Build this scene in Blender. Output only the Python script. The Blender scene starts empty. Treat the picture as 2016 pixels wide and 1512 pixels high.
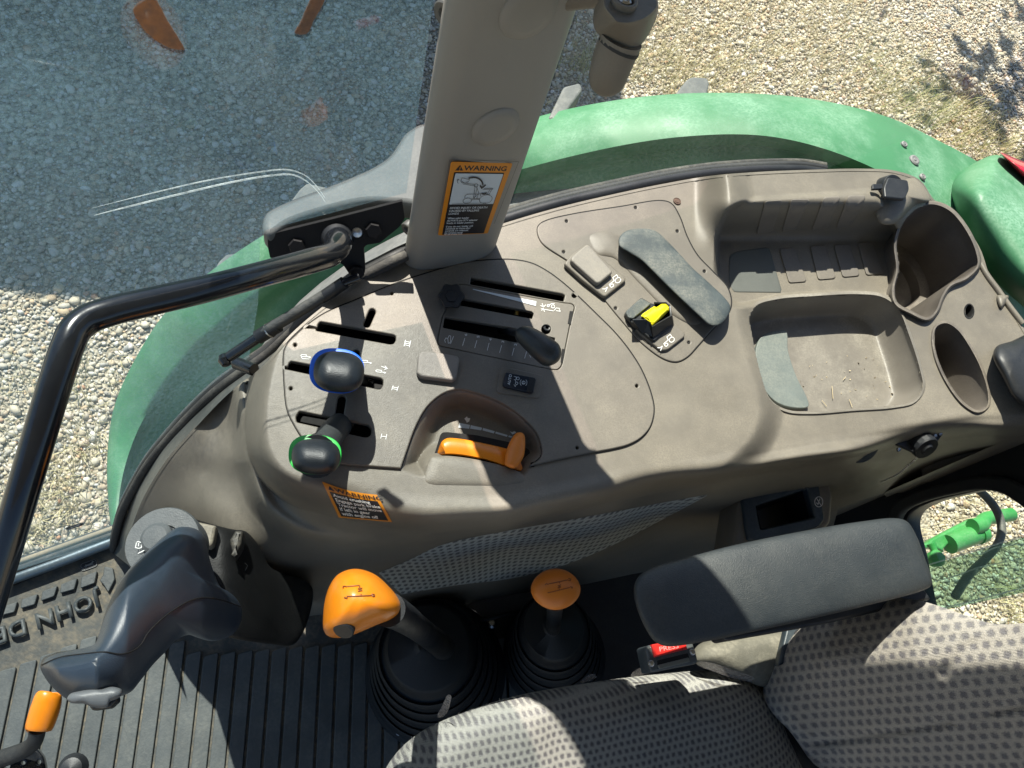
import bpy, bmesh, math, random
import numpy as np
from mathutils import Vector, Matrix
random.seed(7); rng = np.random.default_rng(7)
sc = bpy.context.scene
COL = sc.collection
# ------------------------------------------------------------------ camera, world, sun, exposure
F, CX, CY = 1456.0, 1008.0, 756.0
UP = np.array([358., 684., 1456.]); UP /= np.linalg.norm(UP)
AX = np.array([1., 0, 0]) - UP[0]*UP; AX /= np.linalg.norm(AX)
AY = np.cross(UP, AX)
CAM = np.array([0, 0, 1.35])
cd = bpy.data.cameras.new('camera'); cam = bpy.data.objects.new('camera', cd); COL.objects.link(cam)
cd.sensor_width = 36; cd.lens = 36*F/2016; cd.clip_start = .02; cd.clip_end = 500
M3 = Matrix([list(AX), list(AY), list(UP)])
cam.matrix_world = Matrix.Translation(Vector(CAM)) @ M3.to_4x4()
sc.camera = cam
SUN_EL, SUN_AZ = math.radians(52), math.radians(111.6)
sunv = Vector((math.cos(SUN_AZ)*math.cos(SUN_EL), math.sin(SUN_AZ)*math.cos(SUN_EL), math.sin(SUN_EL)))
w = bpy.data.worlds.new("World"); sc.world = w; w.use_nodes = True
nt = w.node_tree; bg = nt.nodes['Background']
sky = nt.nodes.new('ShaderNodeTexSky'); sky.sky_type = 'NISHITA'; sky.sun_disc = False
sky.sun_elevation = SUN_EL; sky.sun_rotation = math.pi/2 - SUN_AZ
sky.ozone_density = 3.0
nt.links.new(sky.outputs[0], bg.inputs[0]); bg.inputs[1].default_value = .07
sl = bpy.data.lights.new('sun', 'SUN'); sl.energy = 5; sl.angle = math.radians(.55); sl.color = (1, .94, .835)
so = bpy.data.objects.new('sun', sl); COL.objects.link(so)
so.rotation_euler = sunv.to_track_quat('Z', 'Y').to_euler(); so.location = (0, 0, 10)
sc.view_settings.view_transform = 'Standard'; sc.view_settings.look = 'None'
sc.view_settings.exposure = 1.0; sc.view_settings.gamma = 1

# ------------------------------------------------------------------ helpers: geometry of the view
def W(px, py, z):
    px = np.asarray(px, float); py = np.asarray(py, float)
    d = np.stack([(px-CX)/F, -(py-CY)/F, -np.ones_like(px+py)], -1)
    wx, wy, wz = d@AX, d@AY, d@UP
    t = (np.asarray(z, float)-CAM[2])/wz
    return np.stack([wx*t, wy*t, CAM[2]+wz*t], -1)
def Wpl(px, py, P, n):          # ray meets a plane
    px = np.asarray(px, float); py = np.asarray(py, float)
    d = np.stack([(px-CX)/F, -(py-CY)/F, -np.ones_like(px+py)], -1)
    wv = np.stack([d@AX, d@AY, d@UP], -1)
    t = ((np.asarray(P)-CAM)@np.asarray(n))/(wv@np.asarray(n))
    return CAM+wv*t[..., None]
def zz(ox, oy, s): return lambda *pts: [(ox+x/s, oy+y/s) for x, y in pts]
z1 = zz(500, 440, 2.52); z2 = zz(1000, 300, 1.984); zA = zz(540, 560, 6.3); zB = zz(820, 500, 5.6)
zC = zz(780, 760, 6.3); zD = zz(1080, 440, 5.4); zE = zz(0, 1100, 3.67); zF = zz(200, 980, 4.8)
zG = zz(380, 400, 4.2); zH = zz(1700, 320, 4.725); zI = zz(1500, 840, 3.907); zJ = zz(1240, 1180, 4.555)
zK = zz(1100, 0, 6.3); zL = zz(840, 300, 8.4); zM = zz(0, 960, 6.3)

def catmull(P, closed=True, n=None, step=4.0):
    P = [np.array(p, float) for p in P]; out = []
    m = len(P); segs = m if closed else m-1
    for i in range(segs):
        if closed: a, b, c, d = P[(i-1) % m], P[i], P[(i+1) % m], P[(i+2) % m]
        else: a, b, c, d = P[max(i-1, 0)], P[i], P[i+1], P[min(i+2, m-1)]
        k = max(2, int(np.linalg.norm((c-b)[:2])/step)) if n is None else n
        t0 = 0; dist = lambda u, v: max(np.linalg.norm(u-v), 1e-6)**.5
        t1 = t0+dist(a, b); t2 = t1+dist(b, c); t3 = t2+dist(c, d)
        if np.linalg.norm(a-b) < 1e-9: t1 = t0+dist(b, c); t2 = t1+dist(b, c); t3 = t2+dist(c, d)
        for j in range(k):
            t = t1+(t2-t1)*j/k
            A1 = (t1-t)/(t1-t0)*a+(t-t0)/(t1-t0)*b; A2 = (t2-t)/(t2-t1)*b+(t-t1)/(t2-t1)*c
            A3 = (t3-t)/(t3-t2)*c+(t-t2)/(t3-t2)*d
            B1 = (t2-t)/(t2-t0)*A1+(t-t0)/(t2-t0)*A2; B2 = (t3-t)/(t3-t1)*A2+(t-t1)/(t3-t1)*A3
            out.append((t2-t)/(t2-t1)*B1+(t-t1)/(t2-t1)*B2)
    if not closed: out.append(P[-1])
    return np.array(out)
def resample(P, n, closed=True):
    P = np.array(P, float)
    Q = np.vstack([P, P[:1]]) if closed else P
    L = np.r_[0, np.cumsum(np.linalg.norm(np.diff(Q, axis=0), axis=1))]
    t = np.linspace(0, L[-1], n, endpoint=not closed)
    return np.stack([np.interp(t, L, Q[:, k]) for k in range(Q.shape[1])], 1)
def rounded(P, r=6, k=4):       # polygon with rounded corners
    P = [np.array(p, float) for p in P]; out = []; m = len(P)
    for i in range(m):
        a, b, c = P[i-1], P[i], P[(i+1) % m]
        u = a-b; v = c-b; lu, lv = np.linalg.norm(u), np.linalg.norm(v)
        rr = min(r, lu*.45, lv*.45); s = b+u/lu*rr; e = b+v/lv*rr
        for j in range(k+1):
            t = j/k; out.append((1-t)**2*s+2*t*(1-t)*b+t*t*e)
    return np.array(out)
def capsule(a, b, r, k=8):
    a = np.array(a, float); b = np.array(b, float); d = b-a; an = math.atan2(d[1], d[0]); out = []
    for j in range(k+1): t = an+math.pi/2+math.pi*j/k; out.append(a+r*np.array([math.cos(t), math.sin(t)]))
    for j in range(k+1): t = an-math.pi/2+math.pi*j/k; out.append(b+r*np.array([math.cos(t), math.sin(t)]))
    return np.array(out)
def circ(c, r, k=16, ry=None):
    return np.array([(c[0]+r*math.cos(6.28318*j/k), c[1]+(ry or r)*math.sin(6.28318*j/k)) for j in range(k)])
def sdf(px, py, poly):          # >0 inside
    P = np.asarray(poly, float); Q = np.roll(P, -1, 0)
    D = np.full(px.shape, 1e18); ins = np.zeros(px.shape, bool)
    for (x0, y0), (x1, y1) in zip(P, Q):
        ex, ey = x1-x0, y1-y0; l = ex*ex+ey*ey
        if l < 1e-9: continue
        t = np.clip(((px-x0)*ex+(py-y0)*ey)/l, 0, 1)
        D = np.minimum(D, (px-x0-t*ex)**2+(py-y0-t*ey)**2)
        if y0 != y1:
            cond = ((y0 > py) != (y1 > py)) & (px < (x1-x0)*(py-y0)/(y1-y0)+x0); ins ^= cond
    return np.where(ins, 1, -1)*np.sqrt(D)
def dline(px, py, P):
    D = np.full(px.shape, 1e18)
    for (x0, y0), (x1, y1) in zip(P[:-1], P[1:]):
        ex, ey = x1-x0, y1-y0; l = ex*ex+ey*ey
        t = np.clip(((px-x0)*ex+(py-y0)*ey)/l, 0, 1)
        D = np.minimum(D, (px-x0-t*ex)**2+(py-y0-t*ey)**2)
    return np.sqrt(D)
def ss(a, b, x):
    t = np.clip((x-a)/(b-a), 0, 1); return t*t*(3-2*t)

# ------------------------------------------------------------------ helpers: objects
def tag(o, label=None, cat=None, group=None, kind=None):
    if label: o['label'] = label
    if cat: o['category'] = cat
    if group: o['group'] = group
    if kind: o['kind'] = kind
    return o
def link(name, me, m=None, parent=None):
    o = bpy.data.objects.new(name, me); COL.objects.link(o)
    if m is not None: me.materials.append(m)
    if parent is not None:
        o.parent = parent; o.matrix_parent_inverse = parent.matrix_world.inverted()
    return o
def mesh(name, V, Fc, m, parent=None, smooth=True, angle=40):
    me = bpy.data.meshes.new(name); me.from_pydata([tuple(map(float, v)) for v in V], [], [tuple(map(int, f)) for f in Fc]); me.update()
    if smooth:
        me.polygons.foreach_set('use_smooth', [True]*len(me.polygons))
        if angle: me.set_sharp_from_angle(angle=math.radians(angle))
    return link(name, me, m, parent)
def thing(name, loc, label, cat, group=None):
    o = bpy.data.objects.new(name, None); COL.objects.link(o); o.empty_display_size = .02
    o.location = tuple(map(float, loc)); o.matrix_world = Matrix.Translation(Vector(tuple(map(float, loc))))
    return tag(o, label, cat, group)
def grid_faces(nr, nc, close=False, off=0):
    f = []
    for i in range(nr-1):
        for j in range(nc if close else nc-1):
            a = off+i*nc+j; b = off+i*nc+(j+1) % nc
            f.append((a, b, b+nc, a+nc))
    return f
def loft(name, rings, m, parent=None, close=True, cap0=False, cap1=False, smooth=True, angle=50):
    nr = len(rings); nc = len(rings[0]); V = np.concatenate([np.asarray(r) for r in rings])
    Fc = grid_faces(nr, nc, close)
    if cap0: Fc.append(tuple(range(nc))[::-1])
    if cap1: Fc.append(tuple(range((nr-1)*nc, nr*nc)))
    o = mesh(name, V, Fc, m, parent, False)
    bm = bmesh.new(); bm.from_mesh(o.data); bmesh.ops.recalc_face_normals(bm, faces=bm.faces); bm.to_mesh(o.data); bm.free()
    if smooth:
        o.data.polygons.foreach_set('use_smooth', [True]*len(o.data.polygons)); o.data.set_sharp_from_angle(angle=math.radians(angle))
    return o
def tube_rings(P, R, k=14, flat=1.0):
    P = [Vector(p) for p in P]; n = len(P)
    if not hasattr(R, '__len__'): R = [R]*n
    rings = []; T = [(P[min(i+1, n-1)]-P[max(i-1, 0)]).normalized() for i in range(n)]
    u = T[0].orthogonal().normalized()
    for i in range(n):
        u = (u-T[i]*u.dot(T[i])).normalized(); v = T[i].cross(u)
        rings.append([tuple(P[i]+(u*math.cos(2*math.pi*j/k)+v*math.sin(2*math.pi*j/k)*flat)*R[i]) for j in range(k)])
    return rings
def tube(name, P, R, m, parent=None, k=14, smooth_path=True, ends=True, angle=50, n=6):
    P = np.array(P, float)
    if smooth_path and len(P) > 2:
        if hasattr(R, '__len__'):
            Q = catmull(np.c_[P, np.array(R)], False, n=n); P, R = Q[:, :3], list(np.maximum(Q[:, 3], 1e-4))
        else: P = catmull(P, False, n=n)
    return loft(name, tube_rings(P, R, k), m, parent, True, ends, ends, angle=angle)
def join(objs, name=None):
    a = objs[0]; bm = bmesh.new()
    for o in objs: bm.from_mesh(o.data)
    bm.to_mesh(a.data); bm.free()
    for o in objs[1:]:
        d = o.data; bpy.data.objects.remove(o); bpy.data.meshes.remove(d)
    if name: a.name = name
    a.data.polygons.foreach_set('use_smooth', [True]*len(a.data.polygons)); a.data.set_sharp_from_angle(angle=math.radians(40))
    return a
def plate(name, outline, z, th, m, parent=None, holes=(), bev=0.0008, mapper=None, bres=2):
    """flat extruded part: outline/holes in photo coordinates laid on the level z (top face), thickness th"""
    cu = bpy.data.curves.new(name, 'CURVE'); cu.dimensions = '2D'; cu.fill_mode = 'BOTH'
    cu.extrude = max(th/2-bev, 0); cu.bevel_depth = bev; cu.bevel_resolution = bres; cu.offset = -bev
    for P in [outline]+list(holes):
        Q = mapper(np.array(P)) if mapper else W(np.array(P)[:, 0], np.array(P)[:, 1], z)
        s = cu.splines.new('POLY'); s.points.add(len(Q)-1); s.use_cyclic_u = True
        co = np.zeros((len(Q), 4)); co[:, 0] = Q[:, 0]; co[:, 1] = Q[:, 1]; co[:, 3] = 1
        s.points.foreach_set('co', co.ravel())
    o = bpy.data.objects.new(name, cu); COL.objects.link(o)
    dg = bpy.context.evaluated_depsgraph_get(); me = bpy.data.meshes.new_from_object(o.evaluated_get(dg))
    bpy.data.objects.remove(o); bpy.data.curves.remove(cu)
    me.name = name
    n = len(me.vertices); co = np.zeros(n*3); me.vertices.foreach_get('co', co); co = co.reshape(-1, 3)
    co[:, 2] += z-th/2; me.vertices.foreach_set('co', co.ravel())
    me.polygons.foreach_set('use_smooth', [True]*len(me.polygons)); me.set_sharp_from_angle(angle=math.radians(35))
    me.materials.clear(); me.update()
    return link(name, me, m, parent)
def remap(o, fn):               # move every vertex through fn(N,3)->(N,3)
    n = len(o.data.vertices); co = np.zeros(n*3); o.data.vertices.foreach_get('co', co)
    o.data.vertices.foreach_set('co', fn(co.reshape(-1, 3)).ravel()); o.data.update(); return o
def flat(name, outline, m, parent, fn, th=.0006, holes=(), bev=0.0):
    """thin part drawn in its own 2D units, laid on a surface by fn(u,v,h)"""
    o = plate(name, outline, 0, th, m, parent, holes, bev, mapper=lambda P: np.c_[P, np.zeros(len(P))])
    return remap(o, lambda c: fn(c[:, 0], c[:, 1], c[:, 2]+th))
def text(name, s, size, m, parent, fn, bold=.0, th=.0005, spacing=1.0, x=0, y=0, align='LEFT', sx=1.0, shear=0.0, rot=0.0):
    cu = bpy.data.curves.new(name, 'FONT'); cu.body = s; cu.size = size; cu.offset = bold; cu.align_x = align
    cu.space_character = spacing; cu.shear = shear; cu.resolution_u = 3
    o = bpy.data.objects.new(name, cu); COL.objects.link(o)
    dg = bpy.context.evaluated_depsgraph_get(); me = bpy.data.meshes.new_from_object(o.evaluated_get(dg))
    bpy.data.objects.remove(o); bpy.data.curves.remove(cu); me.name = name; me.materials.clear()
    o = link(name, me, m, parent); cr, sr = math.cos(rot), math.sin(rot)
    def g(c):
        a, b = c[:, 0]*sx, c[:, 1]; return fn(x+a*cr-b*sr, y+a*sr+b*cr, np.full(len(c), th))
    return remap(o, g)
def strokes(name, lines, wd, m, parent, fn, th=.0005, lift=.0001):
    V = []; Fc = []
    for L in lines:
        L = [np.array(p, float) for p in L]
        for a, b in zip(L[:-1], L[1:]):
            d = b-a; l = np.linalg.norm(d)
            if l < 1e-9: continue
            d /= l; nn = np.array([-d[1], d[0]])*wd/2; a2 = a-d*wd*.35; b2 = b+d*wd*.35
            k = len(V); V += [a2-nn, a2+nn, b2+nn, b2-nn]; Fc.append((k, k+1, k+2, k+3))
    V = np.array(V); j = (np.arange(len(V))//4 % 5)*lift*.2
    P = fn(V[:, 0], V[:, 1], np.full(len(V), th)+j)
    return mesh(name, P, Fc, m, parent, False)
def pad(name, outline, spine, ze, zt, m, parent=None, th=.02, nr=14, n=160, p=.5, sm=6, under=.85, mapper=None, smooth_outline=True, uv=None, bump=None):
    """cushioned solid: outline and inner spine in photo coordinates, edge height ze, crown height zt"""
    O = resample(catmull(outline) if smooth_outline else np.array(outline, float), n)
    S = resample(np.array(spine, float), 200, False) if len(spine) > 1 else np.repeat(np.array(spine, float), 2, 0)
    if len(S) > 2:
        idx = np.argmin(((O[:, None]-S[None])**2).sum(-1), 1); T = S[idx]
        for _ in range(sm): T = (np.roll(T, 1, 0)+2*T+np.roll(T, -1, 0))/4
    else: T = np.repeat(S[:1], n, 0)
    f = (lambda q, a: np.full(len(q), a) if not callable(a) else np.asarray(a(q[:, 0], q[:, 1]), float))
    rings = []
    e0 = f(O, ze)
    cen = O.mean(0)
    rings.append(W((O+(T-O)*(1-under)*1.0)[:, 0], (O+(T-O)*(1-under))[:, 1], e0-th))
    rings.append(W((O+(T-O)*.03)[:, 0], (O+(T-O)*.03)[:, 1], e0-th*.75)); rings.append(W(O[:, 0], O[:, 1], e0-th*.25))
    for i in range(nr+1):
        t = (i/nr)**1.7*.93; q = O+(T-O)*t
        a, b = f(q, ze), f(q, zt); z = a+(b-a)*(1-(1-t)**2)**p
        if bump is not None: z = z+bump(q[:, 0], q[:, 1], t)
        rings.append(W(q[:, 0], q[:, 1], z))
    o = loft(name, rings, m, parent, True, True, True, angle=60)
    bm = bmesh.new(); bm.from_mesh(o.data); bmesh.ops.remove_doubles(bm, verts=bm.verts, dist=1e-5); big = [f_ for f_ in bm.faces if len(f_.verts) > 8]; bmesh.ops.triangulate(bm, faces=big, ngon_method='BEAUTY'); bm.to_mesh(o.data); bm.free()
    o.data.polygons.foreach_set('use_smooth', [True]*len(o.data.polygons))
    return o
def hexbolt(name, c, n, r, h, m, parent):
    n = Vector(n).normalized(); u = n.orthogonal().normalized(); v = n.cross(u); c = Vector(tuple(map(float, c)))
    rg = lambda rr, hh, k=6: [tuple(c+n*hh+(u*math.cos(2*math.pi*j/k)+v*math.sin(2*math.pi*j/k))*rr) for j in range(k)]
    a = loft(name, [rg(r, 0), rg(r, h*.8), rg(r*.85, h)], m, parent, True, False, True, smooth=False)
    return a
def disc(name, c, n, prof, m, parent, k=32, sq=(1, 1), up=None, smooth=True, angle=35):
    """turned part: profile [(radius, height)] about axis n through c"""
    n = Vector(tuple(map(float, n))).normalized(); u = Vector(up).normalized() if up else n.orthogonal().normalized(); v = n.cross(u); c = Vector(tuple(map(float, c)))
    rings = [[tuple(c+n*h+u*(math.cos(2*math.pi*j/k)*r*sq[0])+v*(math.sin(2*math.pi*j/k)*r*sq[1])) for j in range(k)] for r, h in prof]
    return loft(name, rings, m, parent, True, prof[0][0] > 1e-4, True, smooth, angle)

# ------------------------------------------------------------------ materials
def nodes(name):
    m = bpy.data.materials.new(name); m.use_nodes = True
    return m, m.node_tree, m.node_tree.nodes['Principled BSDF']
def N(t, typ, **kw):
    n = t.nodes.new(typ)
    for k, v in kw.items():
        if k in n.inputs: n.inputs[k].default_value = v
        else: setattr(n, k, v)
    return n
def plastic(name, col, rough=.5, grain=900, gs=.12, mottle=.12, mscale=14, dust=0.0, dcol=(.45, .40, .30), spec=.5, coat=0, metal=0, fine=.0, scratch=0, dscale=9):
    m, t, b = nodes(name); L = t.links.new
    co = N(t, 'ShaderNodeTexCoord'); n1 = N(t, 'ShaderNodeTexNoise', Scale=mscale, Detail=6, Roughness=.62)
    L(co.outputs['Object'], n1.inputs['Vector'])
    mp = N(t, 'ShaderNodeMapRange'); mp.inputs[1].default_value = .3; mp.inputs[2].default_value = .7; mp.inputs[3].default_value = 1-mottle; mp.inputs[4].default_value = 1+mottle
    L(n1.outputs[0], mp.inputs[0])
    mx = N(t, 'ShaderNodeMix', data_type='RGBA', blend_type='MULTIPLY'); mx.inputs[0].default_value = 1; mx.inputs[6].default_value = (*col, 1)
    L(mp.outputs[0], mx.inputs[7]); out = mx.outputs[2]
    if dust > 0:
        n2 = N(t, 'ShaderNodeTexNoise', Scale=dscale, Detail=9, Roughness=.72); L(co.outputs['Object'], n2.inputs['Vector'])
        n3 = N(t, 'ShaderNodeTexNoise', Scale=grain*.5, Detail=2); L(co.outputs['Object'], n3.inputs['Vector'])
        r = N(t, 'ShaderNodeMapRange'); r.inputs[1].default_value = .42; r.inputs[2].default_value = .72; r.inputs[4].default_value = dust; L(n2.outputs[0], r.inputs[0])
        mu = N(t, 'ShaderNodeMath', operation='MULTIPLY'); L(r.outputs[0], mu.inputs[0])
        r3 = N(t, 'ShaderNodeMapRange'); r3.inputs[1].default_value = .35; r3.inputs[2].default_value = .62; r3.inputs[3].default_value = .5; r3.inputs[4].default_value = 1.4; L(n3.outputs[0], r3.inputs[0]); L(r3.outputs[0], mu.inputs[1])
        geo = N(t, 'ShaderNodeNewGeometry'); sp = N(t, 'ShaderNodeSeparateXYZ'); L(geo.outputs['Normal'], sp.inputs[0])
        upm = N(t, 'ShaderNodeMapRange'); upm.inputs[1].default_value = .2; upm.inputs[2].default_value = .95; upm.inputs[3].default_value = .25; L(sp.outputs[2], upm.inputs[0])
        mu2 = N(t, 'ShaderNodeMath', operation='MULTIPLY'); L(mu.outputs[0], mu2.inputs[0]); L(upm.outputs[0], mu2.inputs[1])
        m2 = N(t, 'ShaderNodeMix', data_type='RGBA'); L(mu2.outputs[0], m2.inputs[0]); L(out, m2.inputs[6]); m2.inputs[7].default_value = (*dcol, 1); out = m2.outputs[2]
    if scratch > 0:
        wv = N(t, 'ShaderNodeTexNoise', Scale=120, Detail=3, Distortion=2.5); L(co.outputs['Object'], wv.inputs['Vector'])
        r = N(t, 'ShaderNodeMapRange'); r.inputs[1].default_value = .495; r.inputs[2].default_value = .5; 
        ab = N(t, 'ShaderNodeMath', operation='SUBTRACT'); L(wv.outputs[0], ab.inputs[0]); ab.inputs[1].default_value = .5
        a2 = N(t, 'ShaderNodeMath', operation='ABSOLUTE'); L(ab.outputs[0], a2.inputs[0])
        r.inputs[1].default_value = .006; r.inputs[2].default_value = 0; r.inputs[3].default_value = 0; r.inputs[4].default_value = scratch; L(a2.outputs[0], r.inputs[0])
        m3 = N(t, 'ShaderNodeMix', data_type='RGBA'); L(r.outputs[0], m3.inputs[0]); L(out, m3.inputs[6]); m3.inputs[7].default_value = (min(col[0]*2+.15, 1), min(col[1]*1.6+.12, 1), min(col[2]*1.8+.12, 1), 1); out = m3.outputs[2]
    L(out, b.inputs['Base Color'])
    rr = N(t, 'ShaderNodeMapRange'); rr.inputs[1].default_value = .3; rr.inputs[2].default_value = .7; rr.inputs[3].default_value = max(rough-.07, .05); rr.inputs[4].default_value = min(rough+.09, 1); L(n1.outputs[0], rr.inputs[0])
    L(rr.outputs[0], b.inputs['Roughness'])
    ng = N(t, 'ShaderNodeTexNoise', Scale=grain, Detail=2, Roughness=.6); L(co.outputs['Object'], ng.inputs['Vector'])
    bp = N(t, 'ShaderNodeBump', Strength=gs, Distance=.001); L(ng.outputs[0], bp.inputs['Height']); L(bp.outputs[0], b.inputs['Normal'])
    b.inputs['Specular IOR Level'].default_value = spec; b.inputs['Metallic'].default_value = metal; b.inputs['Coat Weight'].default_value = coat
    return m
TAUPE = plastic('taupe_plastic', (.152, .137, .112), .46, 1100, .3, .10, 10, dust=.34, dcol=(.36, .32, .25), scratch=.05)
TAUPE2 = plastic('taupe_lid', (.140, .126, .106), .43, 1300, .28, .09, 12, dust=.30, dcol=(.36, .32, .25))
TAUPE_D = plastic('tray_plastic', (.17, .155, .132), .42, 900, .2, .10, 18, dust=.55, dcol=(.36, .335, .28), dscale=16)
PILLAR = plastic('pillar_plastic', (.245, .238, .215), .5, 1000, .15, .06, 7, dust=.15)
BLACK = plastic('black_plastic', (.012, .014, .017), .42, 700, .15, .2, 20, dust=.08, dcol=(.2, .2, .19))
BLACKG = plastic('black_enamel', (.008, .010, .014), .2, 300, .03, .2, 12, dust=.05, dcol=(.2, .2, .18), coat=.3)
BLACKM = plastic('black_rubber', (.016, .018, .020), .6, 500, .3, .25, 14, dust=.18, dcol=(.16, .16, .14))
VOID = plastic('slot_dark', (.004, .004, .004), .8, 300, .0, .1)  # near-black, paints the dark inside slots and gaps
JOY = plastic('soft_black_plastic', (.024, .038, .058), .36, 1600, .2, .15, 16, dust=.08, dcol=(.12, .15, .18), spec=.9)
SLATE = plastic('slate_pad', (.055, .070, .074), .55, 800, .5, .15, 40, dust=.38, dcol=(.33, .32, .26), dscale=30)
GREYP = plastic('grey_plastic', (.17, .18, .18), .55, 700, .15, .1, 16, dust=.4, dcol=(.35, .34, .29))
VINYL = plastic('armrest_vinyl', (.024, .030, .034), .46, 900, .55, .12, 22, dust=.15, dcol=(.2, .2, .18))
GREEN = plastic('green_paint', (.052, .195, .09), .5, 500, .08, .10, 5, dust=.6, dcol=(.28, .47, .34), coat=.0, scratch=.14, dscale=7, spec=.4)
GREEN2 = plastic('bright_green_paint', (.03, .27, .055), .4, 400, .1, .2, 12, dust=.4, dcol=(.3, .45, .28), coat=.1, scratch=.2)
RED = plastic('red_lens', (.42, .01, .03), .2, 400, .05, .1, 8, dust=.3, dcol=(.5, .3, .3), coat=.6)
ORANGE = plastic('orange_plastic', (.80, .24, .008), .32, 900, .06, .05, 20, dust=.05, dcol=(.5, .35, .2), coat=.2)
ORANGE2 = plastic('dull_orange_plastic', (.68, .20, .02), .42, 900, .12, .08, 20)
YELLOW = plastic('yellow_plastic', (.82, .72, .01), .3, 900, .05, .04)
BLUE = plastic('blue_plastic', (.01, .16, .85), .35, 900, .05, .04)
LGREEN = plastic('green_ring_plastic', (.03, .50, .07), .35, 900, .05, .04)
WHITE = plastic('white_print', (.78, .78, .76), .5, 900, .02, .04)
WHITEB = plastic('pale_print', (.60, .66, .70), .5, 900, .02, .04)
INK = plastic('black_print', (.008, .008, .012), .45, 900, .02, .1)
DECAL = plastic('orange_decal', (.62, .225, .012), .42, 900, .03, .05)
STEEL = plastic('steel', (.55, .54, .52), .28, 500, .1, .15, metal=1)
RUBBER = plastic('weathered_rubber', (.035, .035, .034), .75, 400, .5, .25, 25, dust=.6, dcol=(.20, .19, .16), dscale=30)
TYRE = plastic('tyre_rubber', (.11, .118, .118), .8, 250, .5, .18, 20, dust=.6, dcol=(.32, .32, .29))
MATR = plastic('floor_mat_rubber', (.058, .068, .070), .55, 350, .3, .15, 14, dust=.30, dcol=(.22, .22, .19), dscale=12)
DUSTY = plastic('dusty_cover', (.13, .125, .10), .75, 500, .4, .3, 18, dust=.8, dcol=(.3, .28, .22), dscale=20)
REDB = plastic('red_button', (.60, .025, .02), .3, 900, .05, .05)
CLEAR = None
def tinted(name, col, t_amt, spec_r=.02, dust=.06, dscale=4, dcol=(.5, .55, .55)):
    m, t, b = nodes(name); L = t.links.new; t.nodes.remove(b)
    out = t.nodes['Material Output']; tr = N(t, 'ShaderNodeBsdfTransparent'); tr.inputs[0].default_value = (*col, 1)
    gl = N(t, 'ShaderNodeBsdfGlossy'); gl.inputs['Roughness'].default_value = spec_r
    ge = N(t, 'ShaderNodeNewGeometry'); dt = N(t, 'ShaderNodeVectorMath', operation='DOT_PRODUCT'); L(ge.outputs['Normal'], dt.inputs[0]); L(ge.outputs['Incoming'], dt.inputs[1])
    a1 = N(t, 'ShaderNodeMath', operation='ABSOLUTE'); L(dt.outputs['Value'], a1.inputs[0]); a2 = N(t, 'ShaderNodeMath', operation='SUBTRACT'); a2.inputs[0].default_value = 1; L(a1.outputs[0], a2.inputs[1])
    a3 = N(t, 'ShaderNodeMath', operation='POWER'); L(a2.outputs[0], a3.inputs[0]); a3.inputs[1].default_value = 5
    a4 = N(t, 'ShaderNodeMath', operation='MULTIPLY_ADD'); L(a3.outputs[0], a4.inputs[0]); a4.inputs[1].default_value = .9*t_amt; a4.inputs[2].default_value = .045*t_amt
    mx = N(t, 'ShaderNodeMixShader'); L(a4.outputs[0], mx.inputs[0]); L(tr.outputs[0], mx.inputs[1]); L(gl.outputs[0], mx.inputs[2])
    df = N(t, 'ShaderNodeBsdfDiffuse'); df.inputs[0].default_value = (*dcol, 1); tl = N(t, 'ShaderNodeBsdfTranslucent'); tl.inputs[0].default_value = (*dcol, 1)
    ad = N(t, 'ShaderNodeMixShader'); ad.inputs[0].default_value = .5; L(df.outputs[0], ad.inputs[1]); L(tl.outputs[0], ad.inputs[2])
    co = N(t, 'ShaderNodeTexCoord'); n1 = N(t, 'ShaderNodeTexNoise', Scale=dscale, Detail=8, Roughness=.6, Distortion=.6); L(co.outputs['Object'], n1.inputs['Vector'])
    n2 = N(t, 'ShaderNodeTexNoise', Scale=260, Detail=2); L(co.outputs['Object'], n2.inputs['Vector'])
    r = N(t, 'ShaderNodeMapRange'); r.inputs[1].default_value = .3; r.inputs[2].default_value = .75; r.inputs[3].default_value = dust*.45; r.inputs[4].default_value = dust*1.7; L(n1.outputs[0], r.inputs[0])
    r2 = N(t, 'ShaderNodeMapRange'); r2.inputs[1].default_value = .3; r2.inputs[2].default_value = .75; r2.inputs[3].default_value = .6; r2.inputs[4].default_value = 1.7; L(n2.outputs[0], r2.inputs[0])
    mu = N(t, 'ShaderNodeMath', operation='MULTIPLY'); L(r.outputs[0], mu.inputs[0]); L(r2.outputs[0], mu.inputs[1])
    m2 = N(t, 'ShaderNodeMixShader'); L(mu.outputs[0], m2.inputs[0]); L(mx.outputs[0], m2.inputs[1]); L(ad.outputs[0], m2.inputs[2]); L(m2.outputs[0], out.inputs[0])
    return m
GLASS_L = tinted('dusty_shade_glass', (.88, .95, .975), 1, dust=.20, dscale=2.2, dcol=(.17, .29, .35))  # dust film; its dark blue also paints shade over the gravel behind
GLASS_R = tinted('clear_glass', (.95, .985, .965), .2, dust=.035)
GLASS_G = tinted('green_tinted_glass', (.42, .62, .50), 1, dust=.22, dcol=(.25, .42, .32))
FILM = tinted('torn_plastic_film', (.85, .82, .80), 1, spec_r=.15, dust=.35, dcol=(.6, .55, .52))
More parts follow.
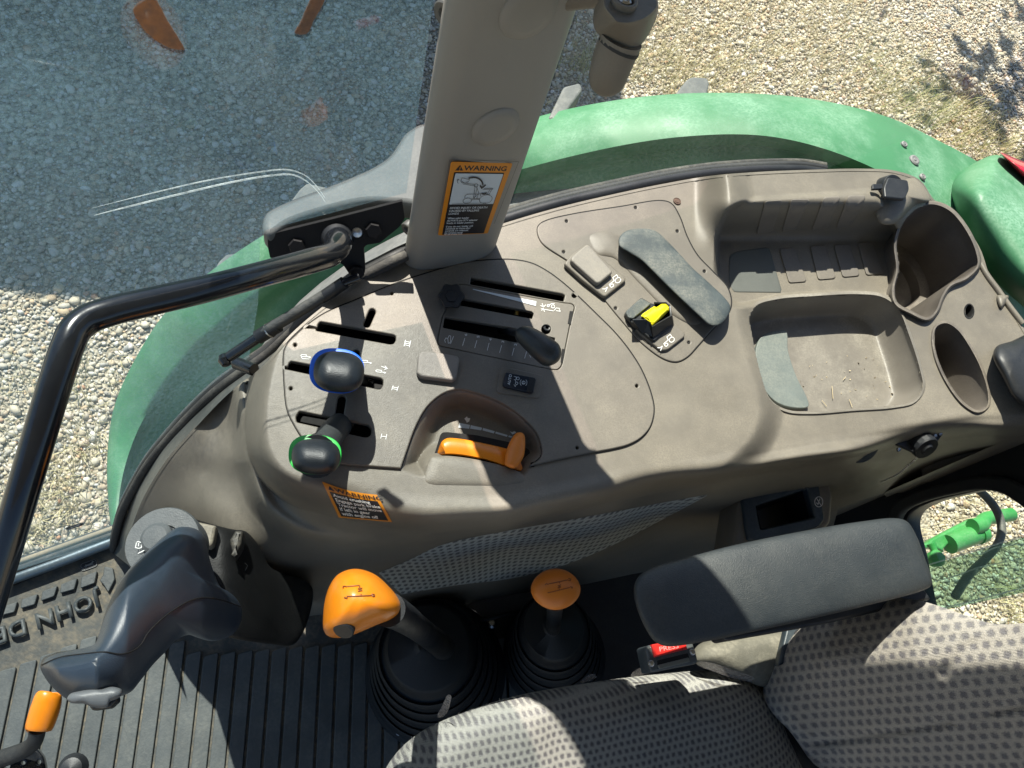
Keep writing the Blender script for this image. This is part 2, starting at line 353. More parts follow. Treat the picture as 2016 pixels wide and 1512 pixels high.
def fabric(name, base, dark, s=46.0, uvrot=0.0):
    m, t, b = nodes(name); L = t.links.new
    uv = N(t, 'ShaderNodeUVMap'); mp = N(t, 'ShaderNodeMapping'); mp.inputs['Scale'].default_value = (s, s, s); mp.inputs['Rotation'].default_value = (0, 0, uvrot)
    L(uv.outputs[0], mp.inputs[0])
    nz = N(t, 'ShaderNodeTexNoise', Scale=1.6, Detail=2); L(mp.outputs[0], nz.inputs['Vector'])
    off = N(t, 'ShaderNodeVectorMath', operation='MULTIPLY_ADD'); L(nz.outputs[1], off.inputs[0]); off.inputs[1].default_value = (.34, .30, 0); L(mp.outputs[0], off.inputs[2])
    sp = N(t, 'ShaderNodeSeparateXYZ'); L(off.outputs[0], sp.inputs[0])
    def M(op, a, bb=None, c=None):
        n = N(t, 'ShaderNodeMath', operation=op)
        for i, v in enumerate((a, bb, c)):
            if v is None: continue
            if isinstance(v, (int, float)): n.inputs[i].default_value = v
            else: L(v, n.inputs[i])
        return n.outputs[0]
    row = M('FLOOR', sp.outputs[1]); par = M('MODULO', M('ABSOLUTE', row), 2.0)
    fx = M('SUBTRACT', M('FRACT', M('ADD', sp.outputs[0], M('MULTIPLY', par, .5))), .5)
    fy = M('SUBTRACT', M('FRACT', sp.outputs[1]), .5)
    # ragged diamond dash
    d = M('ADD', M('MULTIPLY', M('ABSOLUTE', fx), 1.0), M('MULTIPLY', M('ABSOLUTE', fy), .75))
    d = M('SQRT', M('ADD', M('POWER', M('MULTIPLY', fx, 1.05), 2.0), M('POWER', M('MULTIPLY', fy, .9), 2.0)))
    d = M('ADD', M('MULTIPLY', d, .5), M('MULTIPLY', M('MAXIMUM', M('ABSOLUTE', fx), M('ABSOLUTE', fy)), .55))
    yarn = N(t, 'ShaderNodeTexNoise', Scale=7, Detail=4, Roughness=.75); L(mp.outputs[0], yarn.inputs['Vector'])
    d = M('ADD', d, M('MULTIPLY', M('SUBTRACT', yarn.outputs[0], .5), .85))
    mask = N(t, 'ShaderNodeMapRange'); mask.inputs[1].default_value = .20; mask.inputs[2].default_value = .40; L(d, mask.inputs[0])
    mx = N(t, 'ShaderNodeMix', data_type='RGBA'); L(mask.outputs[0], mx.inputs[0]); mx.inputs[6].default_value = (*dark, 1); mx.inputs[7].default_value = (*base, 1)
    y2 = N(t, 'ShaderNodeTexNoise', Scale=11, Detail=4, Roughness=.8); L(mp.outputs[0], y2.inputs['Vector'])
    r = N(t, 'ShaderNodeMapRange'); r.inputs[1].default_value = .3; r.inputs[2].default_value = .7; r.inputs[3].default_value = .45; r.inputs[4].default_value = 1.4; L(y2.outputs[0], r.inputs[0])
    m2 = N(t, 'ShaderNodeMix', data_type='RGBA', blend_type='MULTIPLY'); m2.inputs[0].default_value = 1; L(mx.outputs[2], m2.inputs[6]); L(r.outputs[0], m2.inputs[7])
    L(m2.outputs[2], b.inputs['Base Color']); b.inputs['Roughness'].default_value = .95; b.inputs['Specular IOR Level'].default_value = .1
    b.inputs['Sheen Weight'].default_value = .25; b.inputs['Sheen Roughness'].default_value = .5
    # knitted relief
    wv = N(t, 'ShaderNodeTexWave', Scale=2.6, Distortion=2.5, Detail=2, wave_type='BANDS', bands_direction='Y'); wv.inputs['Detail Scale'].default_value = 3; L(mp.outputs[0], wv.inputs['Vector'])
    hh = M('ADD', M('MULTIPLY', mask.outputs[0], .6), M('ADD', M('MULTIPLY', wv.outputs[1], .5), M('MULTIPLY', y2.outputs[0], 1.2)))
    bp = N(t, 'ShaderNodeBump', Strength=.9, Distance=.004); L(hh, bp.inputs['Height']); L(bp.outputs[0], b.inputs['Normal'])
    return m
FAB1 = fabric('seat_fabric', (.56, .555, .50), (.16, .155, .165), 132)
FAB2 = fabric('backrest_fabric', (.62, .565, .49), (.22, .205, .215), 96)
FAB3 = fabric('panel_fabric', (.62, .65, .62), (.12, .13, .135), 105)
def set_uv(o, fn):
    me = o.data; n = len(me.vertices); co = np.zeros(n*3); me.vertices.foreach_get('co', co); co = co.reshape(-1, 3)
    uvv = fn(co); ul = me.uv_layers.new(name='UVMap'); li = np.zeros(len(me.loops), int); me.loops.foreach_get('vertex_index', li)
    ul.data.foreach_set('uv', uvv[li].astype(np.float32).ravel())

# ------------------------------------------------------------------ the setting outside
GZ = -1.15
WA = np.array([-.46, .252, 0.]); WD = np.array([.491, .223, 0.]); WD /= np.linalg.norm(WD)
WN = np.array([WD[1], -WD[0], 0.])      # window plane, normal towards the operator
def Wp(px, py, off=0.0): return Wpl(px, py, WA+WN*off, WN)

def ground_mat():
    m, t, b = nodes('gravel_bed'); L = t.links.new; co = N(t, 'ShaderNodeTexCoord')
    v = N(t, 'ShaderNodeTexVoronoi', Scale=75); L(co.outputs['Object'], v.inputs['Vector'])
    cr = N(t, 'ShaderNodeValToRGB'); L(v.outputs['Color'], cr.inputs[0])
    e = cr.color_ramp.elements; e[0].color = (.42, .35, .24, 1); e[1].color = (.80, .74, .60, 1); x = cr.color_ramp.elements.new(.5); x.color = (.60, .52, .38, 1)
    n = N(t, 'ShaderNodeTexNoise', Scale=2.2, Detail=6); L(co.outputs['Object'], n.inputs['Vector'])
    mx = N(t, 'ShaderNodeMix', data_type='RGBA', blend_type='MULTIPLY'); mx.inputs[0].default_value = .7; L(cr.outputs[0], mx.inputs[6]); L(n.outputs[0], mx.inputs[7]); L(mx.outputs[2], b.inputs[0])
    b.inputs['Roughness'].default_value = .95
    bp = N(t, 'ShaderNodeBump', Strength=1, Distance=.01); bp.invert = True; L(v.outputs['Distance'], bp.inputs['Height']); L(bp.outputs[0], b.inputs['Normal']); return m
g = mesh('ground', [(-60, -60, GZ), (60, -60, GZ), (60, 60, GZ), (-60, 60, GZ)], [(0, 1, 2, 3)], ground_mat(), None, False); g['kind'] = 'structure'

def stone_mat():
    m, t, b = nodes('pebbles'); L = t.links.new
    a = N(t, 'ShaderNodeAttribute', attribute_name='tint'); cr = N(t, 'ShaderNodeValToRGB'); L(a.outputs['Fac'], cr.inputs[0]); cr.color_ramp.interpolation = 'LINEAR'
    cols = [(0, (.62, .57, .46)), (.2, (.46, .39, .27)), (.4, (.66, .64, .57)), (.52, (.56, .42, .26)), (.64, (.38, .37, .34)), (.8, (.64, .55, .38)), (.93, (.78, .77, .71)), (1, (.54, .31, .18))]
    e = cr.color_ramp.elements; e[0].position = 0; e[0].color = (*cols[0][1], 1); e[1].position = 1; e[1].color = (*cols[-1][1], 1)
    for p, c in cols[1:-1]: x = e.new(p); x.color = (*c, 1)
    co = N(t, 'ShaderNodeTexCoord'); n = N(t, 'ShaderNodeTexNoise', Scale=180, Detail=3); L(co.outputs['Object'], n.inputs['Vector'])
    r = N(t, 'ShaderNodeMapRange'); r.inputs[3].default_value = .6; r.inputs[4].default_value = 1.3; L(n.outputs[0], r.inputs[0])
    mx = N(t, 'ShaderNodeMix', data_type='RGBA', blend_type='MULTIPLY'); mx.inputs[0].default_value = 1; L(cr.outputs[0], mx.inputs[6]); L(r.outputs[0], mx.inputs[7]); L(mx.outputs[2], b.inputs[0])
    b.inputs['Roughness'].default_value = .8; b.inputs['Specular IOR Level'].default_value = .3; return m
def in_view(P, mx, my):
    d = P-CAM; x, y, z = d@AX*1, d@AY, d@UP
    # camera axes expressed in the world: rows AX, AY, UP hold camera components
    c = np.stack([AX, AY, UP], 1)           # cam component k = c[k] . world
    q = d@c.T; px = CX+F*q[:, 0]/-q[:, 2]; py = CY-F*q[:, 1]/-q[:, 2]
    return (q[:, 2] < 0) & (px > -mx) & (px < 2016+mx) & (py > -my) & (py < 1512+my), px, py
def gravel():
    bm = bmesh.new(); bmesh.ops.create_icosphere(bm, subdivisions=1, radius=1); bv = np.array([v.co[:] for v in bm.verts]); bf = np.array([[v.index for v in f.verts] for f in bm.faces]); bm.free()
    sp = .0132; X, Y = np.meshgrid(np.arange(-2.4, 4.9, sp), np.arange(.1, 4.9, sp)); P = np.c_[X.ravel(), Y.ravel()]
    P += rng.uniform(-.5, .5, P.shape)*sp*1.1; P3 = np.c_[P, np.full(len(P), GZ)]
    ok, px, py = in_view(P3, 160, 120)
    ok &= ~((px > 560) & (px < 1750) & (py > 420)); ok &= ~((px > 300) & (px < 1000) & (py > 650)); ok &= ~((px > 1000) & (px < 1830) & (py > 320)); ok &= ~((px < 1700) & (py > 1180)); ok &= ~((px > 1650) & (py > 420) & (py < 930))
    P3 = P3[ok]; n = len(P3)
    # thin patches where the soil shows
    s = np.exp(rng.normal(-5.02, .42, n)); s = np.clip(s, .0045, .021)
    ax = s[:, None]*np.c_[rng.uniform(.8, 1.35, n), rng.uniform(.6, 1.0, n), rng.uniform(.4, .7, n)]
    th = rng.uniform(0, 6.283, n); V = bv[None]*(1+rng.normal(0, .09, (n, len(bv), 1)))*ax[:, None]
    ct, st = np.cos(th)[:, None], np.sin(th)[:, None]; V2 = np.empty_like(V); V2[..., 0] = V[..., 0]*ct-V[..., 1]*st; V2[..., 1] = V[..., 0]*st+V[..., 1]*ct; V2[..., 2] = V[..., 2]+V[..., 0]*rng.uniform(-.3, .3, n)[:, None]
    V2 += P3[:, None]; V2[..., 2] += (ax[:, 2]*.5)[:, None]+rng.uniform(0, .004, n)[:, None]
    Fa = (bf[None]+(np.arange(n)*len(bv))[:, None, None]).reshape(-1, 3)
    me = bpy.data.meshes.new('gravel'); me.vertices.add(n*len(bv)); me.vertices.foreach_set('co', V2.astype(np.float32).ravel())
    me.loops.add(len(Fa)*3); me.loops.foreach_set('vertex_index', Fa.astype(np.int32).ravel()); me.polygons.add(len(Fa)); me.polygons.foreach_set('loop_start', np.arange(0, len(Fa)*3, 3, dtype=np.int32))
    me.polygons.foreach_set('use_smooth', np.ones(len(Fa), bool)); me.update(calc_edges=True)
    at = me.attributes.new('tint', 'FLOAT', 'POINT'); at.data.foreach_set('value', np.repeat(rng.uniform(0, 1, n), len(bv)).astype(np.float32))
    o = link('gravel', me, stone_mat()); return tag(o, 'loose cream and brown pebbles covering the yard', 'gravel', kind='stuff')
gravel()
def grass():
    m, t, b = nodes('dry_grass_blades'); a = N(t, 'ShaderNodeAttribute', attribute_name='tint'); cr = N(t, 'ShaderNodeValToRGB'); t.links.new(a.outputs['Fac'], cr.inputs[0])
    e = cr.color_ramp.elements; e[0].color = (.62, .54, .34, 1); e[1].color = (.20, .27, .07, 1); x = e.new(.6); x.color = (.46, .42, .20, 1); t.links.new(cr.outputs[0], b.inputs[0]); b.inputs['Roughness'].default_value = .8
    cl = [(1150, 130, 60, .10, .9), (1330, 165, 90, .12, .6), (1300, 60, 160, .2, .25), (1780, 200, 200, .22, .8), (1880, 240, 220, .2, .8), (1700, 90, 130, .3, .2), (1500, 60, 150, .3, .2), (1960, 300, 120, .15, .7), (1620, 20, 120, .3, .3), (1240, 130, 60, .1, .5), (1560, 150, 110, .25, .5), (1420, 150, 90, .15, .5),
          (1900, 1010, 70, .25, .1), (1990, 1230, 60, .1, .7), (120, 950, 60, .12, .3), (60, 1040, 50, .1, .3), (1850, 980, 60, .2, .0), (150, 800, 50, .15, .5)]
    V = []; Fc = []; T = []
    for px, py, k, sp, gr in cl:
        c = W(px, py, GZ)
        for _ in range(int(k*1.7)):
            sub = c+np.array([rng.normal(0, sp), rng.normal(0, sp), 0]); tn = np.clip(gr*rng.uniform(.3, 1.2), 0, 1)
            for _ in range(3):
                p = sub+np.array([rng.normal(0, .015), rng.normal(0, .015), .004]); h = rng.uniform(.02, .09); a = rng.uniform(0, 6.28); lean = rng.uniform(.3, 1.3)*h
                dd = np.array([math.cos(a), math.sin(a), 0]); sd = np.array([-dd[1], dd[0], 0])*.0013
                k0 = len(V); V += [p-sd, p+sd, p+dd*lean*.5+np.array([0, 0, h*.7])+sd*.7, p+dd*lean*.5+np.array([0, 0, h*.7])-sd*.7, p+dd*lean+np.array([0, 0, h])]
                Fc += [(k0, k0+1, k0+2, k0+3), (k0+3, k0+2, k0+4)]; T += [tn]*5
    o = mesh('dry_grass', V, Fc, m, None, False); at = o.data.attributes.new('tint', 'FLOAT', 'POINT'); at.data.foreach_set('value', np.array(T, np.float32))
    tag(o, 'thin dry grass and green weeds poking through the pebbles', 'grass', kind='stuff')
grass()

# unseen trailer and tree, added to throw shade on the gravel
def box(name, c, s, m, parent=None, rot=0, bev=.004):
    bm = bmesh.new(); bmesh.ops.create_cube(bm, size=1)
    bmesh.ops.scale(bm, vec=s, verts=bm.verts)
    if bev: bmesh.ops.bevel(bm, geom=bm.edges[:], offset=bev, segments=2, affect='EDGES', profile=.6)
    me = bpy.data.meshes.new(name); bm.to_mesh(me); bm.free()
    me.transform(Matrix.Translation(Vector(c))@Matrix.Rotation(rot, 4, 'Z')); me.polygons.foreach_set('use_smooth', [True]*len(me.polygons)); me.set_sharp_from_angle(angle=.6)
    return link(name, me, m, parent)
tr = thing('shade_trailer', (-2.6, 4.6, GZ), 'unseen high sided trailer added to shade the gravel beyond the side window', 'trailer')
box('shade_trailer_body', (-2.62, 4.3, GZ+1.75), (5.9, 1.9, 2.0), GREEN, tr, 0, .03); box('shade_trailer_chassis', (-2.62, 4.3, GZ+.66), (5.6, 1.2, .12), BLACK, tr)
for wx in (-4.2, -1.3):
    wl = disc('shade_trailer_wheel', (wx, 3.62, GZ+.45), (0, 1, 0), [(.30, -.13), (.42, -.12), (.45, -.06), (.45, .06), (.42, .12), (.30, .13)], TYRE, tr, 40)
    disc('rim', (wx, 3.62, GZ+.45), (0, -1, 0), [(.27, .10), (.25, .11), (.2, .04), (.06, .05), (.05, .09)], GREYP, wl, 32)
def tree():  # unseen tree, added to throw shade
    tn = thing('shade_tree', (3.9, 6.1, GZ), 'unseen leafy tree added to shade the far corner of the yard', 'tree')
    shade_tree_bark = plastic('shade_tree_bark', (.10, .075, .05), .9, 60, 1, .3, 8); tube('shade_tree_trunk', [(3.9, 6.1, GZ), (3.92, 6.08, .6), (3.8, 6.1, 1.6), (3.85, 6.0, 2.4)], [.16, .12, .09, .03], shade_tree_bark, tn)
    lf = plastic('leaves', (.06, .11, .03), .6, 60, .3, .3, 8); c = []
    cs = [np.array([4.15+rng.normal(0, .62), 5.95+rng.normal(0, .6), 2.1+rng.normal(0, .45)]) for _ in range(60)]
    V = []; Fc = []
    for q in cs:
        for _ in range(110):
            p = q+rng.normal(0, .26, 3); u = rng.normal(0, 1, 3); u /= np.linalg.norm(u); v = np.cross(u, rng.normal(0, 1, 3)); v /= np.linalg.norm(v); k = len(V)
            V += [p-u*.09, p+v*.05, p+u*.09, p-v*.05]; Fc.append((k, k+1, k+2, k+3))
    mesh('crown', V, Fc, lf, tn, False)
tree()

# ------------------------------------------------------------------ tractor mudguard and tyre
def fz(px):                     # height of the mudguard rim along the photograph
    return np.interp(px, [150, 212, 225, 270, 330, 420, 520, 700, 800, 1000, 1150, 1300, 1450, 1600, 1750, 1850, 1920, 2100], [-.42, -.34, -.30, -.2, -.09, .03, .13, .29, .37, .48, .54, .585, .61, .62, .60, .575, .55, .42])
outer = [(262, 1230), (232, 1120), (214, 1000), (211, 900), (225, 800), (270, 700), (330, 610), (420, 530), (520, 462), (650, 385), (800, 318), (1010, 244), (1150, 208), (1300, 187), (1450, 183), (1600, 195), (1750, 231), (1850, 278), (1930, 322), (2030, 400), (2120, 500)]
inner = [(300, 1250), (262, 1150), (250, 1040), (276, 950), (340, 855), (430, 765), (530, 690), (620, 610), (710, 545), (800, 500), (900, 462), (1010, 428), (1200, 384), (1400, 350), (1560, 352), (1680, 400), (1780, 470), (1860, 550), (1940, 640), (2020, 730), (2100, 820)]
O2 = resample(catmull(outer, False), 150, False); I2 = resample(catmull(inner, False), 150, False)
rows = []
for k in range(15):
    t = k/14; Q = O2+(I2-O2)*t; z = fz(O2[:, 0])
    # domed top, soft step half way across
    z = z-.02*(1-t)**6+.012*np.sin(math.pi*t)-.035*ss(.50, .66, t)*np.ones(len(z))-.01*t
    rows.append(W(Q[:, 0], Q[:, 1], z))
z0 = fz(O2[:, 0])
first = rows[0].copy(); lip = first.copy(); lip[:, 2] -= .07; lip[:, 1] += .004
lip2 = lip.copy(); lip2[:, 1] -= .012
mg = thing('rear_mudguard', W(1450, 300, .6), 'dusty green curved mudguard over the rear wheel outside the window', 'mudguard')
loft('guard_shell', [lip2, lip]+rows, GREEN, mg, close=False, angle=70)
from mathutils.bvhtree import BVHTree
_bm = bmesh.new(); _bm.from_mesh(mg.children[0].data); GBT = BVHTree.FromBMesh(_bm); _bm.free()
def guard_hit(px, py):
    d = Vector(tuple(W(px, py, 0)-CAM)).normalized(); h = GBT.ray_cast(Vector(tuple(CAM)), d); return np.array(h[0]) if h[0] is not None else W(px, py, .6)
for (px, py, rx) in ((1778, 286, .0052), (1798, 317, .0082), (1814, 350, .0052)):
    P = guard_hit(px, py); disc('rubber_plug', P+np.array([0, 0, .0005]), (.1, -.1, 1), [(rx*1.15, 0), (rx*1.1, .003), (rx*.8, .0042), (rx*.4, .0035), (rx*.3, .0044), (.0002, .0044)], GREYP, mg, 24)
# raised housing of the rear lamp
lh = thing('rear_lamp_housing', W(1960, 420, .6), 'bulging green lamp housing with a red lens at the back of the mudguard', 'lamp housing')
pad('housing', [(1872, 375), (1885, 345), (1930, 315), (1962, 305), (1992, 318), (2030, 345), (2090, 420), (2120, 560), (2070, 640), (2010, 600), (1950, 540), (1895, 450)], [(1945, 385), (2000, 440), (2050, 520)], .56, .66, GREEN, lh, th=.06, p=.6)
pad('red_lens', [(1968, 300), (2016, 318), (2060, 330), (2090, 400), (2050, 385), (2016, 352), (1990, 325)], [(2010, 332), (2050, 355)], .612, .64, RED, lh, th=.03)
# tyre: carcass and chevron lugs
ty = thing('tractor_wheel', W(1300, 250, GZ), 'big grey rear tractor tyre with chunky lugs under the mudguard', 'tyre')
RC = np.array([.56, 0, -.30]); 
def tyre_pt(a, yy, r): return np.array([.56+math.cos(a)*r, yy+.2*(math.cos(a)*r+.0), -.33+math.sin(a)*r])
prof = [(.50, .62), (.60, .64), (.74, .66), (.80, .68), (.83, .74), (.84, .84), (.83, .95), (.80, 1.01), (.74, 1.03), (.60, 1.05), (.5, 1.06)]
rings = [[tyre_pt(2*math.pi*j/72, yy-.12, r) for j in range(72)] for r, yy in prof]
loft('carcass', rings, TYRE, ty)
def lug(px0, px1, z, th=.05, r=5):
    o = plate('lug', rounded(px0, r), z, th, TYRE, ty, bev=.004)
lug([(1080, 232), (1110, 170), (1142, 162), (1148, 176), (1105, 235), (1150, 260)], 0, .50, .07)
lug([(1318, 200), (1352, 156), (1362, 150), (1392, 152), (1398, 162), (1390, 200), (1380, 215), (1330, 215)], 0, .545, .07)
lug([(762, 318), (800, 262), (815, 250), (850, 250), (850, 330), (780, 345)], 0, .30, .08)
lug([(548, 428), (590, 372), (604, 360), (622, 364), (690, 378), (700, 420), (600, 450), (560, 450)], 0, .06, .09)
lug([(415, 545), (430, 515), (446, 500), (500, 497), (500, 540), (440, 570)], 0, -.04, .09)

# ------------------------------------------------------------------ cab: floor, sill, rear wall, roof, panes
fl = mesh('floor', [(-1.2, -1.2, -.035), (1.1, -1.2, -.035), (1.1, .55, -.035), (-.30, .28, -.035), (-.56, .165, -.035), (-1.2, -.14, -.035)], [(0, 1, 2, 3, 4, 5)], BLACK, None, False); fl['kind'] = 'structure'
fm = thing('floor_mat', W(200, 1400, 0), 'ribbed grey rubber floor mat with raised lettering inside the doorway', 'floor mat')
plate('mat_base', [(-260, 1276), (-10, 1166), (60, 1138), (228, 1074), (300, 1100), (420, 1150), (900, 1160), (980, 1300), (1000, 1650), (-300, 1650)], -.004, .02, plastic('mat_grime', (.06, .064, .060), .7, 350, .4, .25, 30, dust=.7, dcol=(.22, .18, .12), dscale=22), fm, bev=.002)
ribdir = np.array([math.cos(math.radians(93.1)), math.sin(math.radians(93.1))]); ribn = np.array([ribdir[1], -ribdir[0]])
def rib_poly(off0, off1, s0, s1, slant=.0):
    c = [ribn*off0+ribdir*s0, ribn*off1+ribdir*s0, ribn*off1+ribdir*(s1+slant), ribn*off0+ribdir*s1]
    return rounded(c, .004, 3)
ribs = []
p0 = W(330, 1285, 0)[:2]; base = p0@ribn
for k in range(-16, 26):
    o0 = base+k*.0265; px_s = 0
    # upper end follows the doorway on the left part
    pt = ribn*(o0+.012)
    top = .112 if k > 1 else .112-.0125*0+(.033*(k+1)*-.0)
    xw = (ribn*(o0+.012)+ribdir*.1)[0]
    top = np.interp(xw, [-.56, -.45, -.38, -.33, -.28, -.22, 0, .3], [.085, .125, .155, .168, .16, .12, .13, .13])
    o = plate('rib', rib_poly(o0+.0022, o0+.0243, -.55, top, .006), .001, .0065, MATR, None, bev=.0012, mapper=lambda P: np.c_[P, np.zeros(len(P))]); ribs.append(o)
rb = join(ribs, 'ribs'); rb.parent = fm; rb.matrix_parent_inverse = fm.matrix_world.inverted()
for poly in ([(205, 1115), (222, 1118), (226, 1140), (213, 1166), (203, 1150), (196, 1143), (203, 1132)],
             [(160, 1136), (191, 1124), (186, 1148), (158, 1158)], [(120, 1150), (152, 1138), (146, 1160), (118, 1168)],
             [(83, 1164), (113, 1153), (106, 1174), (80, 1183)], [(43, 1180), (74, 1169), (68, 1190), (40, 1198)], [(2, 1196), (34, 1184), (28, 1205), (0, 1212)], [(-40, 1212), (-8, 1200), (-14, 1220), (-42, 1228)]):
    plate('raised_block', rounded(poly, 3), .003, .01, MATR, fm, bev=.0012)
jd = W(78, 1217, 0)-W(180, 1179, 0); jd /= np.linalg.norm(jd); jn = np.array([-jd[1], jd[0], 0]); j0 = W(193, 1163, 0)
def jmap(u, v, h): return j0[None]+u[:, None]*jd+v[:, None]*jn+np.c_[0*u, 0*u, h+0.0045-.0035]
o = text('raised_lettering', 'JOHN DEERE', .035, MATR, fm, jmap, bold=.0008, th=0, spacing=1.05, y=.002, sx=1.0)
md = o.modifiers.new('s', 'SOLIDIFY'); md.thickness = .006; md.offset = 1
def emblem(parent, fn, s, m_bg, m_fg, nm='deer_emblem'):
    k = flat(nm, rounded([(-s, -.55*s), (s, -.55*s), (s, .55*s), (-s, .55*s)], .4*s, 5), m_bg, parent, fn, .0003)
    deer = [(-.75, -.05), (-.45, .05), (-.35, .25), (-.2, .12), (.2, .15), (.45, .3), (.5, .42), (.62, .3), (.75, .22), (.55, .15), (.45, -.02), (.62, -.3), (.4, -.1), (.1, -.1), (-.2, -.05), (-.55, -.35), (-.35, -.02), (-.5, -.05)]
    flat(nm+'_mark', np.array(deer)*s, m_fg, k, lambda u, v, h: fn(u, v, h+.0005), .0003)
    ri = strokes(nm+'_rim', [list(rounded([(-s*.92, -.48*s), (s*.92, -.48*s), (s*.92, .48*s), (-s*.92, .48*s)], .35*s, 5))+[(-s*.92+.35*s, -.48*s)]], s*.06, m_fg, k, fn, .0008)
e0 = W(174, 1112, .0); e1 = W(196, 1104, 0); ed = (e1-e0)/np.linalg.norm(e1-e0); en = np.array([-ed[1], ed[0], 0])
emblem(fm, lambda u, v, h: e0[None]+u[:, None]*ed+v[:, None]*en+np.c_[0*u, 0*u, h-.0030], .0125, INK, GREYP)
# sill
def along(px0, py0, px1, py1, z): return W(px0, py0, z), W(px1, py1, z)
sillt = thing('door_sill', W(120, 1100, 0), 'metal door sill rail with weathered rubber strips below the side window', 'door sill')
tube('sill_rail', [W(-160, 1216, .012), W(-10, 1152, .012), W(110, 1109, .012), W(222, 1066, .012)], .0088, STEEL_B := plastic('blued_steel', (.10, .14, .17), .35, 300, .1, .1, 20, metal=.4, dust=.1), sillt, smooth_path=False)
tube('rubber_strip', [W(-160, 1196, .02), W(0, 1130, .02), W(222, 1050, .02)], .005, RUBBER, sillt, smooth_path=False)
tube('tan_strip', [W(-160, 1184, .025), W(0, 1119, .025), W(222, 1040, .025)], .0042, plastic('tan_rubber', (.30, .25, .17), .8, 400, .3, .2, 25), sillt, smooth_path=False)
tube('lower_strip', [W(-160, 1206, .008), W(0, 1141, .008), W(222, 1058, .008)], .0035, BLACKM, sillt, smooth_path=False)
plate('sill_step', [(-300, 1200), (0, 1110), (228, 1030), (229, 1068), (0, 1158), (-300, 1276)], -.002, .06, BLACKM, sillt)
# weatherstrip along the console edge, in the window plane
seal_px = [(222, 1075), (226, 1050), (240, 1000), (262, 955), (292, 905), (330, 858), (372, 812), (420, 766), (470, 728), (525, 690), (575, 645), (640, 592), (700, 545), (750, 518), (792, 497), (870, 466), (1000, 421), (1100, 392), (1200, 369), (1300, 348), (1400, 333), (1500, 326), (1580, 326), (1625, 333)]
S = catmull(seal_px, False)
seal = thing('window_seal', Wp(330, 858), 'black weatherstrip curving along the console edge under the side window', 'window seal')
def path3(P, off=0., dpy=0.):
    q = Wp(P[:, 0], P[:, 1]+dpy, off); q[:, 2] = np.maximum(q[:, 2], .0); f_ = W(P[:, 0], P[:, 1]+dpy, .655); k = ss(760, 860, P[:, 0])[:, None]
    return q*(1-k)+f_*k
tube('rubber_bead', path3(S, .004), .0056, BLACKM, seal, k=10, smooth_path=False)
tube('outer_bead', path3(S, -.006, -7), .0045, RUBBER, seal, k=10, smooth_path=False)
k1 = S[S[:, 0] > 985]; tube('dark_channel', path3(k1, .012, 10), .0075, BLACK, seal, k=10, smooth_path=False)
k2 = S[(S[:, 0] < 800)]; tube('inner_channel', path3(k2, .011, 9), .006, RUBBER, seal, k=10, smooth_path=False)
# wide dark metal door frame strip inside the seal on the left
fo = catmull([(224, 1090), (232, 1050), (250, 995), (285, 925), (330, 862), (420, 772), (500, 712), (560, 665)], False)
fi = catmull([(262, 1120), (258, 1060), (282, 985), (330, 905), (385, 842), (450, 775), (520, 722), (560, 690)], False)
fo = resample(fo, 50, False); fi = resample(fi, 50, False)
zfo = np.maximum(Wp(fo[:, 0], fo[:, 1])[:, 2], .0); zfi = np.interp(fi[:, 0], [256, 262, 282, 330, 385, 450, 520, 560], [.20, .22, .335, .425, .472, .512, .54, .568])+.003
frs = thing('door_frame_strip', W(330, 880, .35), 'dark dusty metal door frame strip beside the console', 'door frame')
loft('frame_metal', [W(fo[:, 0], fo[:, 1], zfo-.03), W(fo[:, 0], fo[:, 1], zfo-.002), W(fo[:, 0]*.3+fi[:, 0]*.7, fo[:, 1]*.3+fi[:, 1]*.7, zfo*.4+zfi*.6+.01), W(fi[:, 0], fi[:, 1], zfi), W(fi[:, 0], fi[:, 1], zfi-.06)], plastic('dark_frame_paint', (.055, .06, .058), .42, 500, .15, .2, 12, dust=.5, dcol=(.22, .21, .18)), frs, close=False)
# panes
def pane(name, px_poly, m, parent, off=0, th=.004):
    Q = np.array([Wp(x, y, off) for x, y in px_poly]) if not isinstance(px_poly, np.ndarray) else px_poly
    return mesh(name, Q, [tuple(range(len(Q)))], m, parent, False)
pl = thing('side_door_window', Wp(300, 700), 'large dusty glass door window left of the pillar', 'window')
lowS = [tuple(p) for p in catmull(seal_px, False, n=3) if p[0] < 505]+[(508, 600), (512, 475), (524, 452), (650, 420), (790, 382), (800, 380)]
low3 = [Wp(x, y) for x, y in lowS]; lft = WA-WD*.55; low3 = [np.array([lft[0], lft[1], .02]), np.array([*(WA+WD*.08)[:2], .02])]+[p for p in low3 if p[2] > .02]
pe = low3[-1]
poly = low3+[np.array([pe[0], pe[1], 1.6]), np.array([lft[0], lft[1], 1.6])]
mesh('glass', poly, [tuple(range(len(poly)))], GLASS_L, pl, False)
EDGE = tinted('pale_line', (.98, 1, 1), .3, dust=.42, dscale=20, dcol=(.95, 1, 1))  # pale material for the thin arcs and the rear pane edge
tube('pale_arc', [Wp(x, y, .002) for x, y in [(185, 424), (260, 405), (350, 383), (450, 360), (530, 346), (575, 344), (605, 358), (632, 385), (641, 400)]], [.0002, .0006, .0007, .0007, .0007, .0006, .0005, .0004, .0003], EDGE, pl, k=6)  # thin pale arcs laid on the pane
tube('pale_arc', [Wp(x, y, .002) for x, y in [(180, 410), (300, 380), (400, 357), (500, 340), (565, 334), (600, 345), (622, 365), (640, 390)]], [.0001, .0004, .0005, .0005, .0005, .0004, .0004, .0002], EDGE, pl, k=6)
